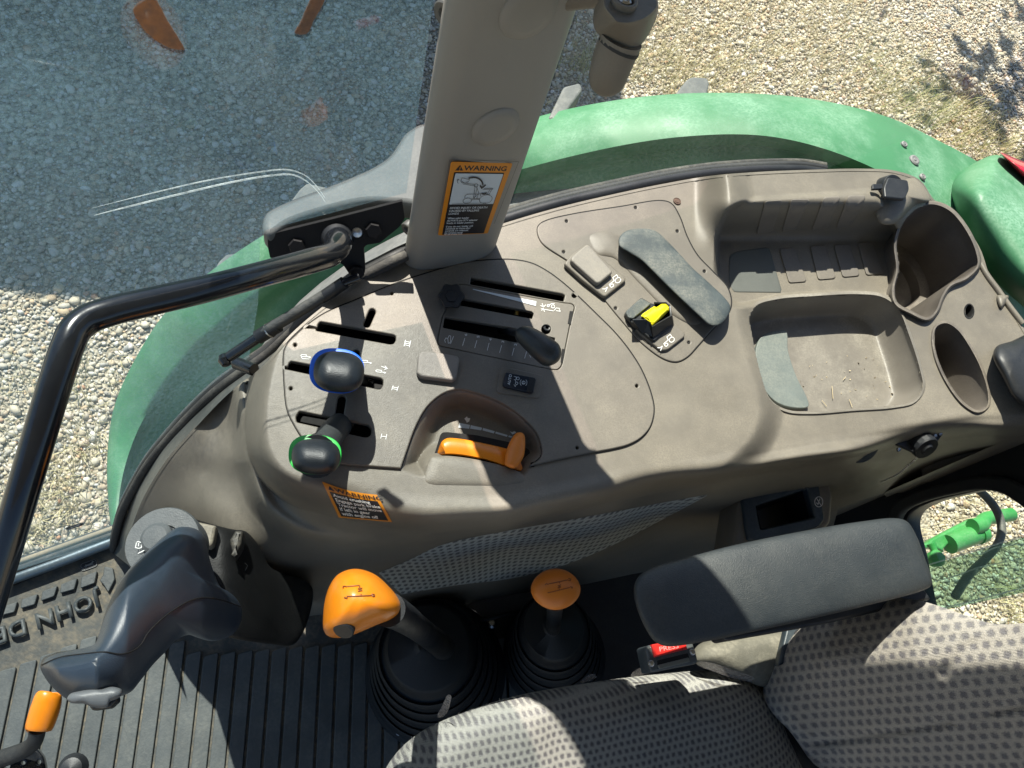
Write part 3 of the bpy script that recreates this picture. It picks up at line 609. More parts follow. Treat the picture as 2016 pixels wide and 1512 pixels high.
for P in ([(262, 17), (280, 0), (300, -8), (330, 40), (352, 75), (363, 97), (340, 96), (312, 83), (285, 60)], [(580, 65), (592, 40), (607, 5), (615, -8), (640, -8), (636, 8), (618, 40), (604, 66)]):
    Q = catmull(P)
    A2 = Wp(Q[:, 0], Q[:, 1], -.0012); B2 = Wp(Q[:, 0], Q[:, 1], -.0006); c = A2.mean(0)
    loft('orange_reflection', [A2, B2, B2*.9+B2.mean(0)*.1+WN*.0002, B2*.5+B2.mean(0)*.5+WN*.0003], plastic('reflection_orange', (.42, .16, .07), .4, 300, .1, .1, 20, dust=.2), pl, True, True, True)  # orange lever reflections, built as solid patches on the glass
g0 = Wp(147, 1036, .0015); g1 = Wp(160, 1031, .0015); gd = (g1-g0)/np.linalg.norm(g1-g0)
emblem(pl, lambda u, v, h: g0[None]+u[:, None]*WD+v[:, None]*np.array([0, 0, 1.])+h[:, None]*WN, .012, INK, WHITE)
for i, L_ in enumerate((.004, .0032)):
    text('etched_print', 'TEMPERED SAFETY GLAZING' if i else 'JOHN DEERE', L_, GREYP, pl, lambda u, v, h: g0[None]+(u[:, None]-.004)*WD+(v[:, None]-.014-.004*i)*np.array([0, 0, 1.])+h[:, None]*WN)
pr = thing('side_window', Wp(1400, 300), 'clear side window right of the pillar above the console', 'window')
lowR = [Wp(x, y) for x, y in [tuple(p) for p in catmull(seal_px, False, n=3)] if x > 985]
ext = WA+WD*1.42; lowR = lowR+[np.array([ext[0], ext[1], .66])]
poly = lowR+[np.array([ext[0], ext[1], 1.6]), np.array([lowR[0][0], lowR[0][1], 1.6])]
mesh('glass', poly, [tuple(range(len(poly)))], GLASS_R, pr, False)
# roof
rf = thing('cab_roof', (.1, -.2, 1.62), 'cab roof over the operator seat', 'roof')
plate('roof_panel', [(-1.1, .02), (-.6, .22), (1.0, .93), (1.2, .8), (1.25, -1.1), (-1.1, -1.1)], 1.68, .08, PILLAR, rf, bev=.01, mapper=lambda P: np.c_[P, np.zeros(len(P))])

# ------------------------------------------------------------------ pillar
pc = thing('cab_pillar', W(890, 510, .66), 'beige plastic clad cab pillar between the two side windows', 'pillar')
bp_ = [(795, 506), (800, 520), (822, 531), (850, 531), (900, 523), (950, 508), (970, 494), (976, 482), (965, 462), (930, 440), (860, 440), (812, 470)]
B = resample(catmull(bp_), 90); b3 = W(B[:, 0], B[:, 1], .66); cb = b3.mean(0)
rings = []
for z, s in ((.60, .99), (.668, 1.0), (.70, 1.0), (.9, 1.0), (1.0, 1.0), (1.05, 1.0), (1.1, 1.0), (1.15, 1.0), (1.3, 1.02), (1.5, 1.05), (1.66, 1.08)):
    r = cb+(b3-cb)*s; r[:, 2] = z; r = r+WD*np.interp(z, [1.0, 1.08, 1.15, 1.3, 1.66], [0, .022, .034, .05, .12])+np.outer(ss(.02, .06, (b3-cb)@WD)*np.interp(z, [1.05, 1.15, 1.3], [0, .0, .015]), WD); rings.append(r)
loft('post', rings, PILLAR, pc, angle=60)
# front face frame for caps and label
Pf = W(860, 531, .66); Pr = W(950, 508, .66); fu = Pr-Pf; fu /= np.linalg.norm(fu); fnm = np.array([fu[1], -fu[0], 0])
def Wf(px, py, off=0.): return Wpl(px, py, Pf+fnm*off, fnm)
for (cx, cy, r) in ((975, 248, .0225), (1040, 22, .0235)):
    disc('cap', Wf(cx, cy)-fnm*.0055, fnm, [(r, 0), (r, .0065), (r*.96, .0082), (r*.6, .0092), (r*.01, .0094)], PILLAR, pc, 40, angle=80)
for (cx, cy, r) in ((868, 28, .010), (797, 452, .008)):
    c = Wp(cx, cy, .0); nn = -WD*.8+WN*.5
    a = disc('screw', Wpl(cx, cy, W(797, 506, .66), WD)+WD*.003, -WD*.9+WN*.45, [(r, -.006), (r, .0005), (r*.9, .0018), (r*.5, .0012), (r*.3, -.001), (.0001, -.001)], plastic('screw_cap', (.07, .072, .068), .5, 500, .1), pc, 24)
# warning label on the pillar: own units, x 0..10, y 0..14
LC = [Wf(862, 463, .0012), Wf(960, 459, .0012), Wf(888, 318, .0012), Wf(1009, 321, .0012)]
def lab(u, v, h):
    a = (u/10)[:, None]; b = (v/14)[:, None]
    P = LC[0]*(1-a)*(1-b)+LC[1]*a*(1-b)+LC[2]*(1-a)*b+LC[3]*a*b
    return P+h[:, None]*fnm
rect = lambda x0, y0, x1, y1, r=.15: rounded([(x0, y0), (x1, y0), (x1, y1), (x0, y1)], r, 3)
wl = flat('warning_label', rect(0, 0, 10, 14, .3), DECAL, pc, lab, .0004)
LI = lambda e: (lambda u, v, h: lab(u, v, h*1+e))
flat('label_ink_panel', rect(.75, .15, 9.1, 12.3), INK, wl, LI(.0004), .0002); flat('label_picture', rect(.95, 6.45, 8.95, 12.15), plastic('pale_label', (.52, .60, .66), .5, 900, .02, .05), wl, LI(.0008), .0002)
TX = lambda s, y, sz, m=WHITEB, x=1.15, e=.0008, b=.01, sx=1.0: text('label_text', s, sz, m, wl, LI(e), bold=b, th=.0001, x=x, y=y, sx=sx)
TX('WARNING', 12.65, 1.15, INK, 2.2, .0004, .03, 1.28)
tri = flat('hazard_triangle', [(.85, 12.6), (2.1, 12.6), (1.48, 13.55)], INK, wl, LI(.0004), .0002)
strokes('hazard_mark', [[(1.48, 12.95), (1.48, 13.3)], [(1.48, 12.72), (1.48, 12.8)]], .12, DECAL, wl, LI(.0007))
for s, y, k in (('AVOID INJURY OR DEATH', 5.55, 1), ('CAUSED BY FALLING', 4.98, 1), ('LOADS', 4.41, 1), ('When using loader', 3.5, 0), ('ALWAYS put SCV selector', 3.0, 0), ('knobs in loader position.', 2.5, 0), ('If you do not, loader will', 1.75, 0), ('continue to move after', 1.3, 0), ('controls are released.', .85, 0), ('See operators manual', .45, 2), ('for use of other knob', .15, 2)):
    TX(s, y, (.52, .56, .40)[1 if k == 1 else (2 if k == 2 else 0)], sx=1.05 if k == 1 else 1.0)
el = lambda cx, cy, rx, ry, a0=0, a1=360, k=26: [(cx+rx*math.cos(math.radians(a0+(a1-a0)*i/k)), cy+ry*math.sin(math.radians(a0+(a1-a0)*i/k))) for i in range(k+1)]
pic = [el(3.9, 7.25, .75, .5), el(7.2, 7.5, 1.15, .85), [(3.3, 7.75), (3.3, 8.2), (3.6, 8.5), (5.9, 8.55), (6.1, 8.1)], [(4.6, 7.4), (6.1, 7.5)], [(4.6, 7.6), (6.1, 7.65)], [(4.9, 7.7), (4.6, 10.1)], [(5.1, 7.7), (5.0, 10.0)], [(4.9, 9.9), (5.6, 8.7), (5.5, 7.7)], [(4.95, 7.8), (5.6, 8.6)], el(4.75, 10.15, .3, .28), [(4.5, 10.3), (2.6, 10.6), (2.2, 10.85)], [(4.5, 10.05), (2.5, 10.4)], [(2.1, 11.5), (2.0, 10.9), (2.3, 10.6), (2.9, 10.6), (3.3, 10.85), (3.4, 11.2), (2.1, 11.5)], [(6.1, 9.35), (7.9, 9.4), (7.85, 9.6), (6.3, 9.55)], [(7.4, 9.35), (7.1, 8.5)], [(7.7, 9.35), (7.5, 8.4)], [(5.9, 8.6), (7.6, 8.4)], [(1.65, 10.5), (1.45, 10.8), (1.5, 11.2)], [(1.35, 11.05), (1.5, 11.25), (1.7, 11.1)], [(1.3, 6.65), (7.5, 6.75)]]
strokes('label_drawing', pic, .07, INK, wl, LI(.0012)); strokes('label_arrow', [el(4.0, 9.6, 2.0, 2.0, 112, 20), [(5.5, 10.1), (5.85, 9.65), (6.35, 10.2)]], .24, INK, wl, LI(.0013))
strokes('seated_figure', [[(6.9, 8.75), (6.6, 8.5), (6.2, 8.6)]], .25, INK, wl, LI(.0013))
strokes('frame_groove_shade', [[(.1-.55, 2.2), (.15-.45, 14.35), (10.9, 14.35), (10.6, 2.2)]], .08, plastic('groove_shade', (.12, .11, .10), .6), pc, lab)

# latch arm hanging from the pillar near the camera
la = thing('window_latch', W(1225, 60, 1.1), 'beige window latch with a screw head and hanging handle near the top', 'window latch')
def ringz(pts, z, n=60): 
    q = resample(catmull(pts), n); return W(q[:, 0], q[:, 1], z)
top = [(1190, -20), (1230, -60), (1275, -40), (1296, 10), (1285, 28), (1262, 42), (1235, 48), (1212, 45), (1203, 35), (1187, 12)]
zt = 1.05
T = resample(catmull(top), 60); c = T.mean(0)
rings = [W(T[:, 0], T[:, 1], zt-.001)]
bot = [(1172, 60), (1190, 76), (1210, 92), (1236, 103), (1254, 96), (1278, 66), (1296, 20), (1290, -10), (1240, -40), (1180, 0), (1168, 30)]
Bq = resample(catmull(bot), 60)
# align start points
k = np.argmin(((Bq-T[0])**2).sum(1)); Bq = np.roll(Bq, -k, 0)
if ((Bq[5]-T[5])**2).sum() > ((Bq[-5]-T[5])**2).sum(): Bq = np.roll(Bq[::-1], 1, 0)
inner_t = c+(T-c)*.93
rings = [W(Bq[:, 0], Bq[:, 1], 1.02), W(Bq[:, 0]*.9+T[:, 0]*.1, Bq[:, 1]*.9+T[:, 1]*.1, 1.023), W(T[:, 0]*.9+Bq[:, 0]*.1, T[:, 1]*.9+Bq[:, 1]*.1, 1.045), W(T[:, 0], T[:, 1], 1.0485), W(inner_t[:, 0], inner_t[:, 1], 1.05), W((c+(T-c)*.5)[:, 0], (c+(T-c)*.5)[:, 1], 1.05)]
loft('latch_body', rings, TAUPE, la, True, True, True, angle=50)
disc('screw_boss', W(1228, 8, 1.05), (0, 0, 1), [(.0085, 0), (.0085, .003), (.0075, .004), (.006, .004), (.0055, .001), (.0001, .001)], TAUPE, la, 32)
sc_ = disc('screw', W(1229, 4, 1.051), (0, 0, 1), [(.0045, 0), (.0045, .002), (.003, .003), (.0025, .0012), (.0001, .0012)], STEEL, la, 16)
tube('latch_handle', [W(1224, 76, 1.022), W(1212, 105, 1.012), W(1200, 140, 1.0), W(1193, 164, .99), W(1192, 168, .988)], [.0148, .0146, .0138, .0120, .009], TAUPE, la, 20)
tube('rubber_gap', [W(1220, 88, 1.018), W(1217, 94, 1.016)], [.0150, .0150], BLACKM, la, 24, False)
tube('latch_arm', [W(1185, -14, 1.0), W(1140, -10, .995), W(1090, -4, .985)], .010, TAUPE, la, 14)

# ------------------------------------------------------------------ side console: one moulded body
ZT = .66
ctl = [(570, 650, .563), (520, 700, .518), (460, 765, .515), (385, 842, .475), (330, 905, .43), (285, 985, .345), (262, 1055, .24), (262, 1120, .10),
       (500, 760, .535), (485, 850, .53), (495, 930, .52), (545, 1005, .52), (620, 1052, .535), (720, 1066, .545), (830, 1066, .55), (1000, 1043, .555), (1200, 1003, .56), (1400, 965, .565), (1700, 912, .57), (1960, 862, .57), (2080, 845, .57),
       (700, 1190, .10), (800, 1195, .08), (1000, 1155, .08), (1250, 1110, .08), (1500, 1085, .08), (1660, 1045, .12), (1800, 980, .2), (1960, 905, .42), (2080, 880, .42), (620, 1190, .12),
       (440, 1000, .475), (400, 930, .45), (345, 1000, .385), (300, 1060, .28), (400, 1075, .40), (520, 1110, .43), (600, 1130, .38), (700, 1110, .42), (400, 1150, .30), (500, 1180, .28),
       (460, 900, .515), (430, 850, .49), (1300, 1040, .30), (1000, 1090, .33), (1500, 1010, .36), (800, 1120, .35), (1700, 960, .42),
       (800, 800, .56), (1200, 700, .56), (1700, 600, .56), (1000, 500, .56), (2000, 700, .56), (800, 600, .57), (1500, 400, .56)]
C_ = np.array(ctl)
def rbf_fit(P, v):
    r = np.sqrt(((P[:, None]-P[None])**2).sum(-1))+1e-9; K = r*r*np.log(r); K[r < 1e-6] = 0; n = len(P)
    A = np.zeros((n+3, n+3)); A[:n, :n] = K+np.eye(n)*1e-4; A[:n, n] = 1; A[:n, n+1:] = P; A[n, :n] = 1; A[n+1:, :n] = P.T
    return np.linalg.solve(A, np.r_[v, 0, 0, 0])
cw = rbf_fit(C_[:, :2]/1000, C_[:, 2])
def rbf(px, py):
    out = cw[-3]+cw[-2]*px/1000+cw[-1]*py/1000
    for (x, y, _), wgt in zip(ctl, cw[:-3]):
        r2 = ((px-x)**2+(py-y)**2)/1e6+1e-12; out = out+wgt*r2*np.log(r2)*.5
    return out
mound = catmull([(560, 655), (536, 700), (520, 770), (516, 840), (524, 890), (548, 928), (590, 952), (660, 962), (740, 972), (800, 985), (860, 992), (960, 992), (1060, 972), (1180, 945), (1300, 925), (1500, 890), (1700, 858), (1900, 825), (2100, 795), (2160, 300), (1500, 200), (1000, 330), (780, 470), (640, 570)])
ridge = catmull([(500, 905), (530, 985), (585, 1032), (680, 1060), (800, 1068), (1000, 1045), (1400, 967), (1700, 912), (2100, 845)], False)
scoop = catmull([(789, 921), (801, 887), (820, 836), (843, 798), (875, 773), (905, 766), (945, 775), (992, 795), (1032, 824), (1062, 858), (1068, 895), (1046, 918), (1030, 940), (940, 930), (850, 915), (838, 938), (810, 934)])
shelf = catmull([(1440, 250), (1446, 420), (1446, 540), (1458, 640), (1478, 715), (1495, 770), (1497, 820), (1478, 866), (1440, 905), (1400, 960), (1800, 990), (2200, 900), (2200, 250)])
pocket = catmull([(1408, 500), (1412, 455), (1432, 415), (1470, 393), (1540, 386), (1640, 380), (1722, 376), (1738, 398), (1752, 430), (1768, 462), (1762, 500), (1760, 540), (1762, 580), (1745, 586), (1690, 580), (1600, 582), (1530, 588), (1490, 598), (1450, 604), (1424, 588), (1412, 555)])
lidL = z1((145, 690), (150, 630), (170, 590), (205, 555), (255, 510), (350, 445), (520, 372), (700, 298), (860, 245), (1040, 195), (1180, 180), (1290, 180), (1380, 198), (1460, 240), (1540, 300), (1620, 372), (1700, 450), (1790, 540), (1870, 640), (1930, 740), (1975, 860), (1985, 930), (1965, 1010), (1920, 1062), (1860, 1095), (1800, 1112), (1680, 1135), (1500, 1172), (1370, 1202))
sc_in = [(1040, 919), (1066, 897), (1060, 858), (1032, 824), (992, 795), (945, 775), (905, 766), (875, 773), (843, 798), (820, 836), (801, 887), (789, 922)]
lidL_full = lidL+sc_in+z1((700, 1212), (600, 1205), (430, 1188), (330, 1150), (250, 1075), (200, 1000), (165, 925), (150, 800))
lid_curve = np.vstack([catmull(lidL, False), catmull(sc_in, False)[1:], catmull(z1((728, 1214), (700, 1212), (600, 1205), (430, 1188), (330, 1150), (250, 1075), (200, 1000), (165, 925), (150, 800), (145, 690)), False)[1:-1]])
lidR = catmull([(1058, 451), (1062, 442), (1076, 434), (1130, 421), (1220, 407), (1302, 395), (1322, 401), (1338, 426), (1353, 466), (1373, 502), (1403, 534), (1433, 567), (1440, 600), (1430, 622), (1403, 648), (1375, 680), (1353, 703), (1333, 712), (1307, 706), (1262, 673), (1222, 628), (1136, 527), (1066, 476)])
tray = catmull([(1477, 650), (1474, 625), (1488, 602), (1530, 589), (1600, 583), (1690, 579), (1738, 585), (1768, 608), (1790, 660), (1812, 730), (1817, 765), (1800, 790), (1760, 800), (1680, 806), (1600, 812), (1548, 808), (1516, 788), (1495, 735)])
cup = catmull([(1764, 480), (1776, 440), (1800, 412), (1835, 402), (1870, 415), (1903, 455), (1922, 498), (1924, 522), (1902, 545), (1870, 560), (1854, 583), (1842, 612), (1826, 626), (1795, 614), (1765, 596), (1760, 570), (1768, 530)], True)
oval = catmull([(1838, 662), (1844, 643), (1862, 636), (1884, 648), (1910, 684), (1932, 728), (1945, 775), (1943, 800), (1925, 809), (1898, 794), (1866, 752), (1843, 700)])
hole_s = circ((1908, 613), 8, 14, 13)
def body_z(px, py, cut=True):
    zl = rbf(px, py)
    s = sdf(px, py, ridge_poly)
    zl = zl+.016*np.exp(-((s+6)/15)**2)-.016*ss(12, 44, -s)*ss(-120, -50, s)
    sm = sdf(px, py, mound); wd = np.interp(px, [500, 620, 700, 1000, 1400, 2000], [34, 50, 62, 52, 42, 34])
    t = np.clip((sm+wd)/wd, 0, 1.35)/1.35
    z = zl+(ZT-zl)*np.clip(1-(1-t)**2.2, 0, 1)
    z = np.where(sm > wd*.35, ZT, z)
    sh = ss(-6, 46, sdf(px, py, shelf)); z = z-.026*sh*ss(-40, 0, sm)
    up = ss(500, 392, py)*ss(1365, 1440, px)*ss(1880, 1760, px); z = z+.052*up
    # gentle crown of the outer back rim
    if cut:
        sp = sdf(px, py, pocket); pf = .618+.075*ss(478, 388, py)-.004*ss(470, 600, py)
        z = z+(pf-z)*ss(-3, 8, sp)
        z = z-.027*ss(-2, 44, sdf(px, py, scoop))
        z = np.where(sdf(px, py, lid_curve) > 7, .606, z)
        z = np.where(sdf(px, py, lidR) > 7, ZT-.007, z)
    return z
ridge_poly = np.vstack([ridge, [(2200, 200), (400, 200)]])
def bz(x, y): return body_z(np.atleast_1d(np.asarray(x, float)), np.atleast_1d(np.asarray(y, float)), False)
outline = np.vstack([catmull([(262, 1120), (256, 1060), (280, 985), (328, 905), (383, 842), (448, 775), (518, 720), (572, 658), (640, 600), (712, 550), (790, 512)], False),
                     catmull([(800, 505), (870, 480), (1000, 437), (1100, 408), (1200, 384), (1300, 363), (1400, 346), (1500, 338), (1600, 334), (1700, 332), (1762, 336), (1812, 355), (1838, 392), (1900, 445), (1930, 490), (1950, 545), (2000, 620), (2070, 740)], False)[1:],
                     [(2090, 890), (1975, 868), (1968, 885), (1880, 925), (1650, 1000), (1640, 1040), (1560, 1100), (1300, 1118), (1000, 1165), (760, 1202), (628, 1190), (560, 1150), (500, 1165), (420, 1190), (300, 1170)]])
def grow_in(P):
    n_ = np.roll(P, -1, 0)-np.roll(P, 1, 0); n_ = np.stack([n_[:, 1], -n_[:, 0]], 1); n_ /= np.maximum(np.linalg.norm(n_, axis=1), 1e-6)[:, None]
    a2 = np.roll(P, -1, 0); ar = (P[:, 0]*a2[:, 1]-a2[:, 0]*P[:, 1]).sum(); return P-n_*5*(1 if ar > 0 else -1)
def build_body(parent):
    st = 2.5; gx = np.arange(225, 2080, st); gy = np.arange(322, 1222, st); X, Y = np.meshgrid(gx, gy)
    so_ = sdf(X, Y, outline)
    keep = so_ > .5
    # snap the border vertices onto the outline so that the edge is clean
    Xo, Yo = X.copy(), Y.copy()
    Z = body_z(X, Y)
    P = W(X, Y, Z)
    cut = (sdf(X, Y, tray) > 3) | (sdf(X, Y, cup) > 3) | (sdf(X, Y, oval) > 2.5) | (sdf(X, Y, hole_s) > 0)
    cut |= sdf(X, Y, np.array([(1491, 997), (1589, 965), (1602, 1017), (1500, 1040)], float)) > -4
    ok = keep & ~cut; h, wv = X.shape; idx = np.full(X.shape, -1)
    q = ok[:-1, :-1] & ok[1:, :-1] & ok[:-1, 1:] & ok[1:, 1:]
    used = np.zeros(X.shape, bool)
    for a, b in ((0, 0), (1, 0), (0, 1), (1, 1)): used[a:h-1+a, b:wv-1+b] |= q
    idx[used] = np.arange(used.sum()); V = P[used]
    i, j = np.nonzero(q); Fa = np.stack([idx[i, j], idx[i+1, j], idx[i+1, j+1], idx[i, j+1]], 1)
    me = bpy.data.meshes.new('moulded_body'); me.vertices.add(len(V)); me.vertices.foreach_set('co', V.astype(np.float32).ravel())
    me.loops.add(len(Fa)*4); me.loops.foreach_set('vertex_index', Fa.astype(np.int32).ravel()); me.polygons.add(len(Fa)); me.polygons.foreach_set('loop_start', np.arange(0, len(Fa)*4, 4, dtype=np.int32))
    me.polygons.foreach_set('use_smooth', np.ones(len(Fa), bool)); me.update(calc_edges=True); me.set_sharp_from_angle(angle=math.radians(50))
    o = link('moulded_body', me, TAUPE, parent)
    # skirt from the rim down behind, so that the body is closed from the sides
    Oc = resample(outline, 400); z = body_z(Oc[:, 0], Oc[:, 1], False); Ic = grow_in(Oc); zi = body_z(Ic[:, 0], Ic[:, 1], False); inn = W(Ic[:, 0], Ic[:, 1], zi+.0007); top_ = W(Oc[:, 0], Oc[:, 1], z+.0007); d = top_.copy(); d[:, 2] = np.maximum(d[:, 2]-.25, -.01); mid = top_.copy(); mid[:, 2] -= .004
    loft('outer_skirt', [inn, top_, mid, d], TAUPE, parent, True)
    return o
con = thing('side_console', W(1000, 900, .0), 'long moulded taupe side console with levers, trays and cup holders', 'console')
build_body(con)
def basin(name, rim, z0, dz, shrink, m, parent, lip=2.2, lipz=.0022, fr=.35, zf=None, floor_m=None, step=False):
    R = resample(rim, 120); z0a = np.full(len(R), z0) if not callable(z0) else z0(R[:, 0], R[:, 1])
    c = R.mean(0); nrm = np.roll(R, -1, 0)-np.roll(R, 1, 0); nrm = np.stack([nrm[:, 1], -nrm[:, 0]], 1); nrm /= np.linalg.norm(nrm, axis=1)[:, None]
    if ((nrm*(R-c)).sum() < 0): nrm = -nrm
    rg = []
    w0 = W(R[:, 0], R[:, 1], z0a)
    A = R+nrm*(lip+4); rg.append(W(A[:, 0], A[:, 1], z0a-.0015)); A = R+nrm*lip*1.2; rg.append(W(A[:, 0], A[:, 1], z0a+lipz))
    A = R; rg.append(W(A[:, 0], A[:, 1], z0a+lipz)); A = R-nrm*2; rg.append(W(A[:, 0], A[:, 1], z0a-.001))
    base = W((R-nrm*3)[:, 0], (R-nrm*3)[:, 1], z0a-.003); cb = base.mean(0)
    for t in np.linspace(.1, 1, 8):
        q = cb+(base-cb)*(1-shrink*t**1.2*.7); q[:, 2] = base[:, 2]-dz*math.sin(t*math.pi/2*fr/.35) if fr == .35 else base[:, 2]-dz*t; rg.append(q)
    if step:
        q = rg.pop(); q = rg.pop(); q = rg.pop(); mid = rg[-1]; cm = mid.mean(0); q = cm+(mid-cm)*.93; q[:, 2] = mid[:, 2]-.001; rg.append(q); q = cm+(mid-cm)*.80; q[:, 2] = mid[:, 2]-.003; rg.append(q); q = cm+(mid-cm)*.76; q[:, 2] = base[:, 2]-dz; rg.append(q); base = cb+(q-q.mean(0))/(1-shrink*.7)+np.array([0, 0, 1])*0; base[:, 2] = q[:, 2]+dz; cb = base.mean(0)
    for s, e in ((.94, .06), (.86, .1), (.5, .1), (.02, .1)):
        q = cb+(base-cb)*(1-shrink*.7)*s; q[:, 2] = (base[:, 2] if s > .5 else base[:, 2].mean())-dz*(1+e*.15); rg.append(q)
    return loft(name, rg, m, parent, True, False, True, angle=45)
TZ = ZT-.026
tr_ = basin('storage_tray', tray, TZ, .040, .16, TAUPE_D, con)
cupz = lambda x, y: TZ+.016*ss(560, 430, y)+.004
CUPM = plastic('cup_shaded_plastic', (.12, .105, .09), .45, 900, .2, .1, 18, dust=.4, dcol=(.42, .37, .29), dscale=16)  # console plastic, darkened to paint shade into the cups
cp = basin('cup_holder', cup, cupz, .105, .16, CUPM, con, lip=3, lipz=.004, step=True)
basin('oval_holder', oval, TZ, .055, .2, CUPM, con, lip=2.5, lipz=.003)
basin('round_hole', circ((1908, 613), 9, 24, 14), TZ, .03, .1, VOID, con, lip=1, lipz=.0002)
# rubber mat in the tray and in the pocket
mt = plate('tray_liner', catmull([(1488, 690), (1500, 662), (1530, 650), (1548, 652), (1552, 690), (1568, 740), (1590, 785), (1592, 800), (1560, 802), (1530, 792), (1508, 770), (1494, 730)]), TZ-.0375, .006, plastic('liner_rubber', (.12, .145, .14), .6, 900, .25, .1, 20, dust=.35, dcol=(.36, .36, .30)), con, bev=.001)
PADM = plastic('pocket_pads', (.155, .14, .122), .5, 900, .2, .05, 20, dust=.15)
def relief(name, P, dz, m, parent, r=5, e=.0016):
    """raised pad that follows the moulded body"""
    Q = resample(rounded(P, r, 4), 48); c = Q.mean(0); rg = []
    for s, h in ((1.0, -.001), (1.0, e*.5), (.975, e*.95), (.93, e), (.6, e), (.3, e), (.02, e)):
        q = c+(Q-c)*s; rg.append(W(q[:, 0], q[:, 1], body_z(q[:, 0], q[:, 1])+h))
    return loft(name, rg, m, parent, True, False, True, angle=50)
for P in (z2((1005, 190), (1075, 185), (1030, 310), (970, 320)), z2((1108, 182), (1180, 182), (1125, 300), (1068, 312)), z2((1235, 174), (1300, 172), (1250, 295), (1185, 305)), z2((1330, 168), (1400, 168), (1340, 290), (1280, 298)),
          z2((1060, 375), (1120, 370), (1168, 505), (1098, 510)), z2((1180, 365), (1240, 360), (1282, 492), (1212, 498)), z2((1272, 360), (1335, 356), (1375, 482), (1308, 488)), z2((1365, 352), (1425, 348), (1468, 474), (1400, 480))):
    relief('grip_pad', P, 0, PADM, con)
relief('pocket_mat', z2((865, 400), (900, 385), (1020, 370), (1072, 548), (880, 545), (862, 500)), 0, plastic('pocket_mat_rubber', (.10, .108, .10), .6, 900, .25, .08, 20), con, e=.0008)
# dirt crumbs in the tray
cr = []
for i in range(46):
    x, y = rng.uniform(1560, 1790), rng.uniform(700, 800); p = W(x, y, TZ-.0425); s = rng.uniform(.0004, .0012)
    cr.append(mesh('crumbs', [p+rng.normal(0, s, 3) for _ in range(4)], [(0, 1, 2), (0, 2, 3), (0, 3, 1), (1, 3, 2)], WHITE, None, False))
for (x0, y0, x1, y1) in ((1638, 760, 1640, 785), (1672, 786, 1678, 802), (1618, 788, 1628, 800), (1665, 742, 1660, 748)):
    cr.append(tube('crumbs', [W(x0, y0, TZ-.041), W(x1, y1, TZ-.041)], .0004, WHITE, None, 5, False))
crj = join(cr, 'straw_crumbs'); crj.data.materials.clear(); crj.data.materials.append(plastic('straw', (.55, .45, .28), .8)); tag(crj, 'bits of straw and grit lying in the storage tray', 'debris', kind='stuff')

# left control lid
LZ = ZT+.0035
slotIII = zA((560, 468), (580, 460), (1480, 622), (1508, 640), (1508, 690), (1480, 735), (1430, 740), (520, 572), (515, 545), (370, 540), (400, 508), (535, 535), (538, 500))
slotII = zA((205, 950), (1320, 1160), (1350, 1185), (1348, 1250), (1320, 1295), (1290, 1298), (180, 1055), (120, 1045), (115, 1015), (170, 1020), (180, 980))
slotI = z1((225, 930), (565, 998), (583, 1018), (580, 1048), (562, 1060), (545, 1060), (212, 985), (208, 960))
ovs = [capsule(*zA((1215, 340), (1150, 490)), 6.8), capsule(*zA((1018, 850), (1000, 900)), 6.8), capsule(*zA((850, 1410), (815, 1560)), 6.8)]
ovs[2] = capsule(*z1((436, 872), (424, 944)), 8.2)
pips = [circ(p, 3.1, 12, 3.4) for p in z1((684, 346), (204, 602), (183, 818), (1900, 805), (1604, 1112), (1590, 357), (1796, 420))]
pips = pips[:6]; pips[5] = circ(z1((1590, 357))[0], 5, 12, 4.5)
plateB = [(x, y) for x, y in zB((255, 825), (232, 950), (236, 990), (262, 1015), (380, 1040), (1480, 1272), (1560, 1278), (1598, 1240), (1612, 1190), (1690, 800), (1745, 590), (1735, 560), (1700, 545), (1640, 541), (1000, 428), (590, 350), (540, 335), (470, 335), (415, 345), (370, 420), (330, 600), (285, 690))]
plB = rounded(plateB, 4, 3)
sa = rounded(zB((600, 255), (1610, 437), (1640, 455), (1622, 522), (592, 332)), 2, 3)
def grow(P, d):
    n_ = np.roll(P, -1, 0)-np.roll(P, 1, 0); n_ = np.stack([n_[:, 1], -n_[:, 0]], 1); n_ /= np.maximum(np.linalg.norm(n_, axis=1), 1e-6)[:, None]
    a2 = np.roll(P, -1, 0); ar = (P[:, 0]*a2[:, 1]-a2[:, 0]*P[:, 1]).sum(); return P+n_*d*(1 if ar > 0 else -1)
ring_in = lambda P: grow(resample(P, 200), -7)
plate('lid_gap_shade', grow(resample(lid_curve, 260), 1.7), ZT+.0006, .003, VOID, con, holes=[grow(resample(lid_curve, 260), -6)], bev=0)  # black sheet, paints the shaded gap round the lid
plate('rear_lid_gap_shade', grow(resample(lidR, 200), 1.5), ZT+.0006, .003, VOID, con, bev=0)  # same painted gap shade round the rear lid
lid = plate('control_lid', lid_curve, LZ, .006, TAUPE2, con, holes=[rounded(slotIII, 2, 3), rounded(slotII, 2, 3), rounded(slotI, 2.5, 3)]+ovs+pips+[plB, sa], bev=.0012)
cB = plB.mean(0); plB2 = cB+(plB-cB)*.9905
sb = rounded(zB((500, 488), (1270, 632), (1295, 655), (1275, 715), (470, 565)), 2, 3); scc = rounded(zB((312, 690), (1060, 815), (1530, 925), (1520, 980), (1100, 975), (290, 812)), 2.5, 3)
clip1 = rounded(zB((1690, 628), (1728, 632), (1702, 775), (1668, 765)), .6, 2); clip2 = rounded(zB((1605, 1045), (1640, 1050), (1610, 1200), (1590, 1190)), .6, 2)
hb = circ(zB((1430, 830))[0], 9.5, 20)
lp = plate('lever_gate', plB2, LZ+.0002, .005, TAUPE2, con, holes=[sb, scc, hb], bev=.0006)
